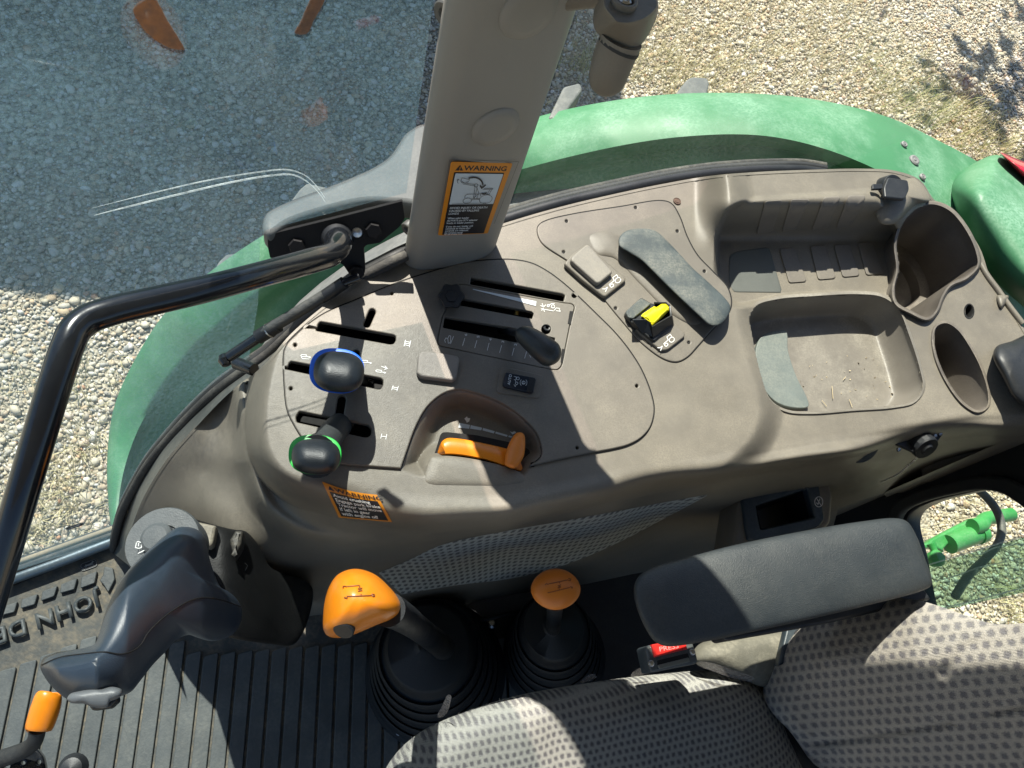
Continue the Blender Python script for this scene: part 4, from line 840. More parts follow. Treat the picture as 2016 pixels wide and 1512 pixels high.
for c_ in (clip1, clip2): plate('gate_clip', c_, LZ+.0008, .003, VOID, con, bev=0)
plate('slot_shade', lid_curve[::3]*.995+lid_curve.mean(0)*.005, .612, .004, VOID, con, bev=0)  # black sheet painting in the shade below the slots
disc('socket_screw', W(*zB((1430, 830))[0], LZ-.006), (0, 0, 1), [(.0042, 0), (.0042, .004), (.0035, .0045), (.002, .0042), (.0018, .001), (.0001, .001)], BLACK, con, 20)
# right lid
plate('rear_lid', lidR, ZT+.002, .006, TAUPE2, con, holes=[circ(p, 3, 12) for p in z2((499, 215), (229, 268), (218, 388), (662, 307), (768, 464), (421, 608), (707, 742))], bev=.0012)
R2 = ZT+.002
LM = lambda z: (lambda u, v, h: W(u, v, z+h))
# armrest like slate pad with its moulded surround
pad('pad_surround', [(1160, 465), (1185, 455), (1215, 462), (1260, 500), (1320, 560), (1385, 632), (1365, 640), (1320, 618), (1260, 560), (1210, 510), (1175, 500)], [(1205, 478), (1250, 515), (1310, 580), (1350, 615)], R2-.0005, R2+.0035, TAUPE2, con, th=.004, p=.7)
pad('slate_pad', [(1219, 484), (1219, 468), (1232, 455), (1258, 450), (1289, 454), (1315, 476), (1339, 501), (1360, 524), (1395, 556), (1428, 588), (1438, 604), (1432, 624), (1413, 641), (1398, 640), (1373, 619), (1346, 594), (1311, 560), (1284, 533), (1262, 512), (1238, 497)], [(1248, 474), (1290, 495), (1325, 530), (1362, 567), (1405, 608)], R2+.016, R2+.0205, SLATE, con, th=.016, p=.3)
# blank cover and plinth
def plinth(name, P, z, h, m, parent, r=6, bev=.002, dr=0): return plate(name, rounded(P, r, 4), z+h, h+.001, m, parent, bev=bev)
pl1 = plinth('switch_plinth', zD((165, 425), (235, 335), (400, 215), (825, 580), (820, 610), (610, 775), (580, 770), (360, 600)), R2, .005, TAUPE2, con, 5, .002)
plinth('blank_cover', zD((240, 375), (255, 345), (400, 222), (430, 225), (675, 500), (680, 520), (545, 630), (510, 630), (245, 395)), R2+.005, .007, plastic('cover_plastic', (.20, .185, .165), .5, 900, .5, .08, 20, dust=.3), con, 5, .002)
pl2 = plinth('switch_plinth', zD((820, 950), (830, 915), (985, 780), (1110, 850), (1450, 1160), (1450, 1200), (1270, 1340), (1200, 1350), (960, 1160)), R2, .004, TAUPE2, con, 4, .0015)
# yellow hooded rocker
hood = thing('hooded_switch', W(1285, 630, R2), 'yellow rocker switch inside a black hooded guard', 'switch')
plate('guard_base', rounded(zD((820, 960), (825, 930), (985, 785), (1100, 850), (1290, 850), (1330, 1020), (1320, 1080), (1130, 1245), (1100, 1240), (890, 1060)), 3), R2+.007, .008, BLACK, hood, bev=.001)
plate('grey_slope', rounded(zD((825, 950), (830, 925), (985, 790), (1095, 850), (900, 1010), (850, 1000)), 3), R2+.010, .004, SLATE, hood, bev=.001)
def wall3(name, tp, bt, zt_, zb_, m, parent, th=.0012):
    A = np.array([W(x, y, zt_) for x, y in tp]); Bm = np.array([W(x, y, zb_) for x, y in bt]); V = list(A)+list(Bm); n = len(A)
    o = mesh(name, V, [(i, i+1, n+i+1, n+i) for i in range(n-1)], m, parent, False); md = o.modifiers.new('s', 'SOLIDIFY'); md.thickness = th; md.offset = 0; return o
wall3('guard_wall', zD((895, 1020), (1060, 1020), (1100, 1095), (1300, 980), (1290, 880), (1250, 842), (1120, 842)), zD((890, 1060), (1010, 1180), (1110, 1240), (1325, 1080), (1320, 1030), (1240, 900), (1130, 860)), R2+.020, R2+.004, BLACK, hood, .0016)
pad('rocker', zD((980, 985), (1000, 960), (1120, 880), (1150, 890), (1200, 850), (1250, 850), (1285, 885), (1280, 930), (1220, 990), (1105, 1095), (1070, 1040), (1010, 1005)), zD((1060, 990), (1230, 890)), R2+.016, R2+.022, YELLOW, hood, th=.008, p=.5, smooth_outline=False)
tube('rocker_line', [W(*q, R2+.0225) for q in zD((1000, 985), (1100, 1050), (1200, 960), (1275, 895))], .0005, YELLOW, hood, 5)
# blank rocker, auto rocker on the left lid
plinth('blank_cover', z1((808, 740), (815, 650), (835, 630), (880, 632), (1010, 655), (1022, 672), (1005, 765), (985, 778), (830, 758)), LZ, .0075, plastic('cover_plastic_b', (.22, .20, .18), .5, 900, .4, .06, 20, dust=.2), con, 4, .002)
plinth('switch_frame', zB((880, 1500), (925, 1250), (950, 1238), (1385, 1335), (1400, 1360), (1370, 1560), (1350, 1590), (900, 1530)), LZ, .0015, TAUPE2, con, 4, .0008)
autos = thing('rocker_switch', W(1024, 752, LZ), 'black AUTO rocker switch with white symbols on the control panel', 'switch')
plate('rocker', rounded(zB((985, 1300), (1310, 1360), (1322, 1385), (1290, 1520), (1270, 1530), (965, 1460), (955, 1430)), 3), LZ+.005, .006, plastic('switch_black', (.010, .016, .028), .35, 900, .1, .1), autos, bev=.001)
plate('rocker_step', rounded(zB((1245, 1352), (1308, 1362), (1318, 1388), (1288, 1518), (1270, 1525), (1215, 1512)), 2), LZ+.0065, .003, BLACK, autos, bev=.0008)
def txt_px(name, s, p0, p1, hgt, z, m, parent, bold=0.0, th=.0003):
    a = np.array(p0, float); b = np.array(p1, float); d = b-a; L_ = np.linalg.norm(d); d /= L_; nn = np.array([d[1], -d[0]])
    o = text(name, s, hgt*1.38, m, parent, lambda u, v, h: np.c_[u, v, h], bold=bold, th=0)
    co = np.zeros(len(o.data.vertices)*3); o.data.vertices.foreach_get('co', co); wdt = max(co.reshape(-1, 3)[:, 0].max(), 1e-3); k = L_/wdt
    return remap(o, lambda c: W(a[0]+c[:, 0]*k*d[0]+c[:, 1]*nn[0], a[1]+c[:, 0]*k*d[1]+c[:, 1]*nn[1], z+th+0*c[:, 0]))
txt_px('switch_text', 'AUTO', *zB((1030, 1445), (1052, 1330)), 5.5, LZ+.005, WHITEB, autos, bold=.12)
SP = lambda name, L, wd, z, par, m=WHITEB, th=.0004: strokes(name, L, wd, m, par, LM(z), th, lift=.0001)
SP('switch_symbol', [zB((1075, 1350), (1100, 1355), (1095, 1390), (1075, 1385)), zB(*[(1118+16*math.cos(a), 1372+16*math.sin(a)) for a in np.linspace(0, 6.3, 14)]), zB(*[(1104+14*math.cos(a), 1425+14*math.sin(a)) for a in np.linspace(0, 6.3, 14)]), zB((1090, 1395), (1095, 1410)), zB((1075, 1440), (1088, 1462), (1100, 1440)),
    zB(*[(1180+18*math.cos(a), 1418+18*math.sin(a)) for a in np.linspace(0, 6.3, 14)]), zB(*[(1180+38*math.cos(a), 1418+42*math.sin(a)) for a in np.linspace(2.3, 4.0, 8)]), zB(*[(1180+38*math.cos(a), 1418+42*math.sin(a)) for a in np.linspace(-.8, .9, 8)]), zB((1180, 1400), (1168, 1432), (1190, 1425))], .9, LZ+.0052, autos)
# printed marks
prt = []
for s, c, n in (('III', (1650, 733), 3), ('II', (1496, 1288), 2)):
    cx, cy = c; wdt = 30*n; up = np.array([.28, -1])*1.0; al = np.array([.25, -.97])
    for k in range(n): prt.append(zA((cx-32, cy-12+22*(k-(n-1)/2)+6), (cx+32, cy+4+22*(k-(n-1)/2)+2)))
    y0, y1 = cy-11*n-6, cy+11*n+2
    prt.append(zA((cx-40, y1-2), (cx-22, y0-4))); prt.append(zA((cx+25, y1+10), (cx+42, y0+4)))
prt += [z1((632, 1055), (656, 1058)), z1((629, 1066), (634, 1044)), z1((654, 1070), (659, 1046))]
rc = lambda cx, cy, hx, hy: zA((cx-hx, cy-6), (cx-hx+14, cy-hy), (cx+hx, cy-hy+6), (cx+hx-6, cy+hy), (cx-hx+8, cy+hy-6), (cx-hx, cy-6))
for cx, cy in ((365, 885), (1120, 955), (1295, 1075)):
    prt.append(rc(cx, cy, 36, 15)); prt.append(zA((cx+30, cy+8), (cx+70, cy+18))); prt.append(zA(*[(cx+76+7*math.cos(a), cy+20+7*math.sin(a)) for a in np.linspace(0, 6.3, 8)]))
prt += [zA((335, 905), (355, 922), (430, 925)), zA((1330, 1015), (1400, 1045)), zA((1375, 1012), (1402, 1045), (1368, 1055))]
for nm_, L_ in (('numeral_three', prt[0:5]), ('numeral_two', prt[5:9]), ('numeral_one', prt[9:12]), ('cylinder_symbol', prt[12:15]), ('cylinder_symbol', prt[15:18]), ('cylinder_symbol', prt[18:21]+prt[22:]), ('cylinder_symbol', prt[21:22])):
    SP(nm_, L_, 1.3, LZ, con, WHITE)
tick = [zB((532, 930), (508, 1010)), zB((665, 955), (642, 1035)), zB((800, 982), (780, 1062)), zB((938, 1010), (916, 1088)), zB((1076, 1038), (1054, 1118)), zB((1214, 1075), (1192, 1150)), zB((408, 908), (375, 990)), zB((1246, 1118), (1260, 1140)), zB((350, 985), (345, 930), (360, 900), (378, 905), (375, 970), (358, 985)), zB((318, 975), (310, 950), (325, 925), (340, 935))]
gt = SP('gate_marks', tick, .9, LZ+.0002, con, WHITE)
for s, p in (('6', (540, 893)), ('5', (676, 915)), ('4', (812, 945)), ('3', (948, 972)), ('2', (1088, 1002))):
    q0, q1 = zB((p[0]+14, p[1]+14), (p[0]+19, p[1]-12)); txt_px('gate_digit', s, q0, q1, 5, LZ+.0002, WHITE, con)
q = zB((622, 385), (620, 392), (1315, 572), (1322, 522)); mesh('scale_wedge', [W(x, y, LZ+.0008) for x, y in q], [(0, 1, 2, 3)], WHITEB, con, False)
ic = [zB((1368, 568), (1400, 585)), zB((1385, 545), (1400, 585), (1425, 560)), zB((1375, 605), (1510, 628)), zB((1380, 625), (1395, 600), (1412, 635)), zB(*[(1452+12*math.cos(a), 570+12*math.sin(a)) for a in np.linspace(0, 6.3, 10)]), zB(*[(1505+18*math.cos(a), 578+18*math.sin(a)) for a in np.linspace(0, 6.3, 12)]), zB((1465, 560), (1490, 548), (1520, 548)), zB((1520, 620), (1540, 595), (1580, 600)), zB((1540, 625), (1585, 632), (1575, 612))]
SP('hitch_symbol', ic, 1.2, LZ+.0003, con, WHITE)
def tractor_icon(c, sx, sy, z, m, parent, s=1.0):
    ax = np.array(sx, float); ay = np.array(sy, float); f = lambda x, y: tuple(np.array(c)+ax*x+ay*y)
    L = [[f(1.2*math.cos(a), 1.2*math.sin(a)) for a in np.linspace(0, 6.3, 12)], [f(-3.2+.75*math.cos(a), -.3+.75*math.sin(a)) for a in np.linspace(0, 6.3, 10)], [f(-1.2, 1), f(-3.8, .9), f(-3.9, .2)], [f(-1.3, 1), f(-1.1, 2.6), f(.8, 2.6), f(.7, 1.4)], [f(-5, .4), f(-6.2, .4), f(-7, 1.2)], [f(-5.2, .2), f(-6.6, -.8)]]
    return SP('switch_symbol', L, 1.3*s, z, parent, m)
tractor_icon(zD((738, 603))[0], (4.0, -3.0), (-2.2, -3.2), R2+.005, WHITE, con); tractor_icon(zD((1310, 1235))[0], (3.6, -2.8), (-2.2, -3.2), R2+.004, WHITE, con)
# throttle: slot, orange quadrant, tab, housing
hsl = plate('throttle_slot', rounded(zC((470, 850), (495, 780), (550, 600), (575, 575), (640, 572), (1000, 610), (1380, 690), (1620, 770), (1655, 800), (1660, 850), (1630, 1060), (1600, 1095), (1500, 1060), (1000, 900), (480, 880)), 3), ZT-.0135, .004, VOID, con, bev=0)
thr = thing('hand_throttle', W(940, 890, ZT), 'orange hand throttle quadrant with an upright thumb tab in its slot', 'throttle lever')
qa = catmull(zC((520, 790), (565, 690), (625, 648), (760, 650), (1000, 692), (1340, 768), (1500, 810)), False); qb = catmull(zC((500, 850), (520, 856), (620, 850), (800, 862), (1100, 918), (1350, 1000), (1590, 1085)), False)
qa = resample(qa, 40, False); qb = resample(qb, 40, False); rg = []
zq = np.interp(np.arange(40), [0, 4, 30, 39], [ZT-.016, ZT-.003, ZT-.001, ZT-.008])
for t, dz in ((0, -.012), (.0, -.002), (.06, .0), (.3, .0015), (.6, .0015), (.92, 0), (1, -.003), (1, -.012)):
    q = qa*(1-t)+qb*t; rg.append(W(q[:, 0], q[:, 1], zq+dz))
loft('quadrant', rg, ORANGE, thr, close=False, angle=60)
pad('thumb_tab', zC((1470, 600), (1500, 578), (1560, 578), (1592, 615), (1600, 700), (1585, 860), (1520, 980), (1460, 1022), (1400, 1010), (1350, 980), (1348, 900), (1370, 790), (1410, 690)), zC((1530, 640), (1500, 780), (1440, 940)), ZT+.010, ZT+.0165, ORANGE2, thr, th=.022, p=.6)
pad('throttle_housing', zC((425, 890), (460, 872), (620, 865), (900, 895), (1150, 945), (1350, 1000), (1560, 1085), (1640, 1180), (1630, 1215), (1450, 1275), (1200, 1330), (900, 1370), (600, 1378), (450, 1368), (350, 1320), (328, 1230), (345, 1100), (390, 960)), zC((560, 980), (800, 1010), (1100, 1060), (1300, 1120)), lambda x, y: ZT-.002-.030*ss(945, 985, y), ZT+.002, TAUPE, con, th=.02, p=.5)
for k, (a, b) in enumerate((((775, 457, 915, 480), (905, 530, 770, 515)),)): pass
for P in (zC((785, 457), (915, 482), (905, 530), (772, 515)), zC((925, 485), (1065, 517), (1055, 550), (917, 528)), zC((1078, 520), (1222, 560), (1212, 588), (1070, 550)), zC((1235, 565), (1382, 608), (1375, 630), (1228, 588)), zC((1395, 613), (1440, 625), (1432, 640), (1390, 632))):
    mesh('speed_mark', [W(x, y, float(body_z(np.array([x]), np.array([y]))[0])+.0008) for x, y in P], [(0, 1, 2, 3)], WHITEB, con, False)
for P in (zC((845, 405), (880, 375), (885, 395), (918, 400), (905, 440), (875, 455), (868, 435)), zC((1410, 560), (1440, 575), (1460, 560), (1490, 572), (1470, 595), (1440, 600))):
    mesh('speed_symbol', [W(x, y, float(body_z(np.array([x]), np.array([y]))[0])+.0008) for x, y in P], [tuple(range(len(P)))], WHITE, con, False)

# warning decal on the curved front wall
DC = [np.array(p, float) for p in ((667, 1019), (772, 1028), (634, 948), (742, 974))]
def dec(u, v, h):
    a = (u/10)[:, None]; b = (v/8)[:, None]; P = DC[0]*(1-a)*(1-b)+DC[1]*a*(1-b)+DC[2]*(1-a)*b+DC[3]*a*b
    P = P+np.stack([0*u, 5*np.sin(math.pi*u/10)*(v/8)], 1)
    return W(P[:, 0], P[:, 1], body_z(P[:, 0], P[:, 1], False)+.0012+h)
def subd(name, x0, y0, x1, y1, m, par, e, n=14):
    g_ = [(x0+(x1-x0)*i/n, y0+(y1-y0)*j/n) for j in range(n+1) for i in range(n+1)]; A_ = np.array(g_); P = dec(A_[:, 0], A_[:, 1], np.full(len(A_), e))
    return mesh(name, P, grid_faces(n+1, n+1), m, par, True)
wd_ = subd('warning_label', 0, 0, 10, 8, DECAL, con, 0); subd('label_ink_panel', .6, .35, 9.4, 6.0, INK, wd_, .0005)
DT = lambda e: (lambda u, v, h: dec(u, v, h+e))
text('label_text', 'WARNING', 1.45, INK, wd_, DT(.0007), bold=.03, th=.0001, x=1.9, y=6.5, sx=1.25)
flat('hazard_triangle', [(.6, 6.45), (1.7, 6.45), (1.15, 7.5)], INK, wd_, DT(.0004), .0002)
for i, s in enumerate(('Avoid crushing', 'Engage park brake', 'Tractor will move', 'if left in gear', 'with engine off')):
    text('label_text', s, 1.12, WHITE, wd_, DT(.001), bold=.025, th=.0001, x=1.0, y=5.0-i*1.08, sx=1.0)

# fabric panel on the lower side wall
fp_t = [(745, 1128), (800, 1105), (870, 1073), (1000, 1045), (1130, 1022), (1250, 1000), (1330, 985), (1392, 974)]
fp_b = [(790, 1170), (900, 1152), (1000, 1140), (1080, 1122), (1150, 1098), (1230, 1062), (1300, 1025), (1392, 976)]
ft = resample(catmull(fp_t, False), 50, False); fb = resample(catmull(fp_b, False), 50, False); rg = []
for t in np.linspace(0, 1, 16):
    q = ft*(1-t)+fb*t; rg.append(W(q[:, 0], q[:, 1], body_z(q[:, 0], q[:, 1], False)+.0015+.002*math.sin(math.pi*t)))
fpo = loft('fabric_insert', rg, FAB3, con, close=False, angle=180); fpo.data.materials.clear(); fpo.data.materials.append(FAB3)
set_uv(fpo, lambda c: np.stack([c[:, 0], c[:, 1]*.35+c[:, 2]*.38], 1))
# ashtray box
ab = thing('ashtray_box', W(1540, 1010, .4), 'dark slate ashtray bin recessed in the console side with a no smoking mark', 'ashtray')
AP = rounded([(1462, 982), (1480, 974), (1592, 938), (1612, 944), (1616, 975), (1624, 1022), (1615, 1035), (1590, 1045), (1490, 1065), (1474, 1062), (1468, 1030)], 4, 3); AH = rounded([(1489, 995), (1590, 962), (1604, 1018), (1498, 1042)], 3, 3)
abz = .47
AB_M = plastic('ashtray_plastic', (.028, .040, .050), .45, 700, .2, .15, 16, dust=.25, dcol=(.16, .19, .2))
plate('ashtray_frame', AP, abz, .014, AB_M, ab, holes=[AH], bev=.0025)
rgs = [W(AH[:, 0], AH[:, 1], abz-.004)]; b_ = rgs[0]; cbx = b_.mean(0)
for s, dz in ((.97, .01), (.93, .05), (.88, .055), (.02, .055)): q = cbx+(b_-cbx)*s; q[:, 2] = abz-.004-dz; rgs.append(q)
loft('ashtray_cavity', rgs, BLACK, ab, True, False, True)
SP('no_smoking_mark', [[(1612+8*math.cos(a), 988+10*math.sin(a)) for a in np.linspace(0, 6.3, 18)], [(1607, 980), (1617, 996)], [(1614, 982), (1610, 994)], [(1607, 990), (1611, 992)]], 1.3, abz, ab, WHITE)
plate('ashtray_surround', rounded([(1455, 985), (1475, 966), (1600, 930), (1630, 938), (1640, 975), (1636, 1030), (1600, 1060), (1500, 1082), (1462, 1090), (1440, 1090)], 8, 3), abz-.006, .06, TAUPE, con, holes=[grow(AH, 1.5)], bev=.005)
# socket cover and chain, round cap, on the side wall
sw = thing('screw_cap_socket', W(1810, 875, .6), 'black screw capped socket with a bead chain on the console side', 'socket')
cn = np.array([.15, -.85, .5]); c0 = W(1806, 866, .60)
plate('flange', rounded([(1764, 874), (1785, 856), (1840, 848), (1858, 853), (1838, 880), (1800, 890)], 4), .603, .004, BLACK, sw, bev=.001)
disc('cap', c0, cn, [(.0165, -.004), (.0165, .016), (.0155, .018), (.008, .018), (.006, .021), (.0001, .021)], BLACK, sw, 14, angle=25)
for p in ((1768, 885), (1797, 862), (1840, 858), (1850, 854)): disc('flange_screw', W(*p, .604), (0, -.4, 1), [(.0028, 0), (.0024, .002), (.0001, .0024)], STEEL, sw, 10)
ch = np.array([W(1808, 898, .585), W(1790, 915, .53), W(1765, 935, .49), W(1735, 949, .46)]); chq = catmull(ch, False, n=9)
parts_ = [disc('bead_chain', p, (0, 0, 1), [(.0001, -.0015), (.0011, -.001), (.0015, 0), (.0011, .001), (.0001, .0015)], STEEL, None, 8) for p in chq]; bc = join(parts_, 'bead_chain'); bc.parent = sw; bc.matrix_parent_inverse = sw.matrix_world.inverted()
rc_ = disc('round_cap', W(1701, 882, .607), (.12, -.75, .65), [(.021, -.004), (.021, .0015), (.019, .003), (.017, .0022), (.0155, .003), (.012, .0028), (.0105, .0016), (.0001, .0016)], AB_M, con, 40)
# power outlet flap near the cup holder
po = thing('outlet_cap', W(1757, 370, .70), 'black flip cap power outlet beside the cup holder', 'outlet')
pc0 = W(1756, 372, .690)
disc('outlet_ring', pc0, (.15, -.45, 1), [(.019, -.012), (.019, .002), (.018, .0035), (.015, .0035), (.0001, .002)], BLACK, po, 32)
plate('outlet_flap', rounded([(1748, 348), (1788, 354), (1791, 372), (1782, 392), (1742, 388), (1740, 368)], 5), .702, .006, BLACK, po, bev=.002)
plate('flap_tab', rounded([(1718, 362), (1738, 361), (1738, 371), (1718, 372)], 2), .701, .004, BLACK, po, bev=.0008)
pad('outlet_boss', [(1715, 400), (1718, 360), (1735, 345), (1770, 340), (1800, 350), (1822, 372), (1830, 395), (1805, 402), (1785, 420), (1762, 440), (1735, 440)], [(1760, 380), (1785, 385)], .672, .689, TAUPE, con, th=.03, p=.8)
# small moulded details right of the cups
pad('moulded_clip', zH((1240, 1240), (1260, 1232), (1350, 1240), (1340, 1280), (1280, 1360), (1250, 1310)), zH((1300, 1270),), TZ, TZ+.008, TAUPE, con, th=.01)
tube('moulded_rib', [W(*p, TZ+.002) for p in zH((1065, 900), (1150, 1050), (1260, 1200), (1350, 1330), (1480, 1500))], .004, TAUPE, con, 10)
disc('console_screw', W(1333, 396, ZT+.001), (0, 0, 1), [(.0052, 0), (.005, .0006), (.0048, .0004), (.0046, -.002), (.003, -.002), (.0025, .0005), (.0001, .0005)], plastic('rusty_screw', (.12, .075, .055), .5, 300, .3, .3, 200, metal=.4), con, 20)

# ------------------------------------------------------------------ grab handle, bracket, gas strut
def vplate(name, P, o0, o1, m, parent, bev=.0015, r=0):
    Q = rounded(P, r, 3) if r else np.array(P, float)
    c = Q.mean(0); S_ = lambda k: c+(Q-c)*k
    return loft(name, [Wp(*Q.T, o0), Wp(*Q.T, o1-bev), Wp(*S_(.985).T, o1)], m, parent, True, True, True, angle=30)
def bzf(x, y): return .668+(548-np.asarray(y, float))/150*.074
def hplate(name, P, z, z2_, m, parent, r=0):
    Q = rounded(P, r, 3); A_ = W(Q[:, 0], Q[:, 1], bzf(Q[:, 0], Q[:, 1])); B_ = A_+np.array([0, .006, -.004]); n = len(Q)
    me = bpy.data.meshes.new(name); me.from_pydata([tuple(v) for v in A_]+[tuple(v) for v in B_], [], [tuple(range(n)), tuple(range(2*n-1, n-1, -1))]+[(i, (i+1) % n, n+(i+1) % n, n+i) for i in range(n)])
    bm = bmesh.new(); bm.from_mesh(me); bmesh.ops.triangulate(bm, faces=[f_ for f_ in bm.faces if len(f_.verts) > 4]); bmesh.ops.recalc_face_normals(bm, faces=bm.faces); bm.to_mesh(me); bm.free()
    return link(name, me, m, parent)
def Wb(x, y): return W(x, y, float(bzf(x, y)))
BN = (.1, -.75, .65)
BRK = plastic('bracket_paint', (.006, .006, .007), .6, 500, .1, .2, spec=.25)
BZ = .70
gh = thing('grab_handle', Wp(665, 485), 'bent black tubular grab handle bolted to the door window by a black bracket', 'grab handle')
gp = [(660, 462, .70), (669, 480, .73), (655, 498, .745), (610, 514, .78), (500, 544, .83), (400, 570, .85), (300, 593, .862), (220, 612, .87), (175, 628, .873), (148, 650, .875), (133, 682, .875), (112, 745, .87), (80, 850, .855), (40, 985, .83), (0, 1118, .80), (-40, 1250, .77)]
gp = np.array(gp); G3 = W(gp[:, 0], gp[:, 1], gp[:, 2]); tube('bar', G3, list(np.interp(np.arange(len(G3)), [0, 3, 4, 15], [.0125, .0112, .0100, .0098])), BLACKG, gh, 24, n=8)
hplate('bracket', [(527, 470), (545, 458), (660, 430), (792, 396), (797, 430), (786, 447), (775, 456), (748, 478), (722, 482), (716, 488), (718, 515), (719, 535), (711, 549), (699, 550), (688, 540), (676, 522), (655, 508), (532, 508), (528, 490)], BZ, 0, BRK, gh, r=3)
disc('weld_boss', Wb(664, 468), BN, [(.017, 0), (.0155, .004), (.013, .012), (.0001, .014)], BLACK, gh, 24)
for x, y, r in ((584, 484, .0085), (735, 453, .0085), (702, 536, .008)): hexbolt('bolt', Wb(x, y), BN, r, .006, BRK, gh)
disc('bolt', Wb(703, 457), BN, [(.006, 0), (.005, .002), (.0001, .003)], STEEL, gh, 12)
gc = thing('door_hinge_cover', Wp(650, 420, -.02), 'dusty grey hinge cover on the outside of the door glass behind the handle bracket', 'hinge cover')
cov = catmull([(518, 452), (517, 436), (524, 420), (549, 405), (590, 388), (640, 370), (700, 346), (738, 328), (768, 307), (785, 283), (800, 262), (840, 245), (870, 400), (790, 398), (720, 396), (640, 414), (570, 438), (530, 462)])
plate('cover_shell', cov, .715, .03, plastic('cover_grey', (.085, .095, .097), .65, 700, .2, .12, 16, dust=.25, dcol=(.22, .23, .22)), gc, bev=.006)
plate('cover_gasket', grow(resample(cov, 120), 1.0), .692, .012, BLACKM, gc, bev=.002)
st_ = thing('gas_strut', Wp(560, 640, .02), 'slim black gas strut running down beside the console to a ball stud', 'gas strut')
SO = .026
def sg(name, a, b, r, m, k=18): return tube(name, [Wp(*a, SO), Wp(*b, SO)], r, m, st_, k, False)
sg('rod_end', (708, 545), (668, 560), .0042, BLACKG); sg('end_sleeve', (678, 556), (634, 586), .0066, BLACK)
tube('cylinder', [Wp(*p, SO) for p in ((640, 581), (600, 606), (560, 630), (520, 655))], .0062, plastic('strut_rubber', (.035, .04, .042), .5, 400, .5, .3, 30, dust=.4, dcol=(.2, .2, .18)), st_, 18)
sg('collar', (548, 640), (508, 664), .0078, BLACK); sg('collar', (532, 650), (530, 651.5), .0084, STEEL); sg('lower_tube', (512, 662), (452, 702), .0058, BLACKG)
disc('end_ball', Wp(443, 709, SO), WN, [(.0001, -.008), (.005, -.006), (.0075, 0), (.005, .006), (.0001, .008)], BLACKG, st_, 20)
tube('ball_stud', [Wp(465, 714, .02), Wp(500, 728, .04)], .0075, BLACKG, st_, 8, False); disc('stud_head', W(497, 715, .515), (.3, -.3, 1), [(.009, -.004), (.0105, 0), (.008, .005), (.0001, .007)], STEEL, st_, 24)
disc('stud_plate', W(492, 740, .50), (.2, -.4, 1), [(.016, -.02), (.015, 0), (.011, .003), (.0001, .003)], BLACK, st_, 24)

# ------------------------------------------------------------------ control levers
def knob(name, label, col, c, rx, ry, z, stem0, group=None, rot=0, h=.017, ringoff=(0, 0)):
    t = thing(name, W(*stem0, .62), label, 'lever', group)
    def sup(rx_, ry_, ox=0, oy=0, n=48, e=2.5):
        P = []
        for i in range(n):
            a = 2*math.pi*i/n; x = abs(math.cos(a))**(2/e)*math.copysign(rx_, math.cos(a)); y = abs(math.sin(a))**(2/e)*math.copysign(ry_, math.sin(a))
            P.append((c[0]+ox+x*math.cos(rot)-y*math.sin(rot), c[1]+oy+x*math.sin(rot)+y*math.cos(rot)))
        return P
    pad('knob_cap', sup(rx, ry), [(c[0]-rx*.3, c[1]-.05*ry), (c[0]+rx*.3, c[1]+.05*ry)], z, z+h, plastic('knob_rubber', (.009, .013, .018), .42, 900, .25, .2, 20, dust=.05, dcol=(.18, .2, .2)), t, th=.006, p=.5, under=.98)
    pad('colour_ring', sup(rx+4, ry+4, *ringoff), [(c[0], c[1])], z-.004, z-.003, col, t, th=.006, p=.5, under=.97)
    s0 = W(*stem0, .60); s1 = W(c[0], c[1], z-.012); m_ = (s0+s1)/2
    tube('stem', [s0, m_*.5+s0*.5, m_, s1], [.0045, .008, .0115, .020], BLACK, t, 20)
    return t
knob('remote_valve_lever', 'black mushroom shaped lever knob with a blue ring in slot II', BLUE, (667, 732), 50, 40, .722, (722, 752), rot=.1, ringoff=(-4, -2), group=None)
knob('remote_valve_lever', 'black mushroom shaped lever knob with a green ring below slot I', LGREEN, (622, 899), 48, 35, .715, (668, 838), rot=.05, ringoff=(-2, -4))
sv = bpy.data.objects['remote_valve_lever.001']
tube('neck', [W(668, 838, .655), W(655, 852, .68), W(632, 885, .70)], [.0125, .0125, .013], plastic('neck_rubber', (.03, .034, .035), .6, 600, .3), sv, 20)
for a, b in (((718, 746), (734, 752)), ((676, 832), (696, 838))): tube('steel_link', [W(*a, .635), W(*b, .635)], .0022, STEEL, con, 8, False)
hl = thing('draft_control_lever', W(1005, 655, .65), 'black capsule shaped lever handle leaning over the numbered scale', 'lever')
tube('handle', [W(1022, 655, .70), W(1026, 657, .702), W(1036, 662, .704), W(1056, 676, .707), W(1076, 692, .708), W(1084, 698, .707), W(1092, 704, .705), W(1097, 708, .703)], [.004, .0085, .0108, .0128, .0138, .0134, .0098, .002], plastic('handle_black', (.018, .024, .028), .36, 900, .2, .15, 20, dust=.08), hl, 24)
tube('lever_arm', [W(985, 650, .62), W(1003, 653, .66), W(1026, 657, .70)], .0038, BLACK, hl, 10)
sk = thing('star_knob', W(892, 588, .67), 'black six lobed star knob at the end of the wedge marked slot', 'knob')
SP_ = []
for i in range(96):
    a = 2*math.pi*i/96+.25; r = 24.5*(1+.09*math.cos(6*a)); SP_.append((889+r*math.cos(a), 583+r*.98*math.sin(a)))
spz = .676
Q = np.array(SP_); c_ = Q.mean(0); rg = []
for s, z in ((.9, spz-.008), (1.0, spz-.007), (1.02, spz), (1.0, spz+.003), (.93, spz+.0045), (.45, spz+.0048), (.43, spz+.0062), (.3, spz+.0062), (.01, spz+.0062)): q = c_+(Q-c_)*s; rg.append(W(q[:, 0], q[:, 1], z))
loft('knob_body', rg, BLACK, sk, True, False, True, angle=30)
tube('knob_stem', [W(893, 594, .63), W(890, 586, .675)], .006, BLACK, sk, 12, False)
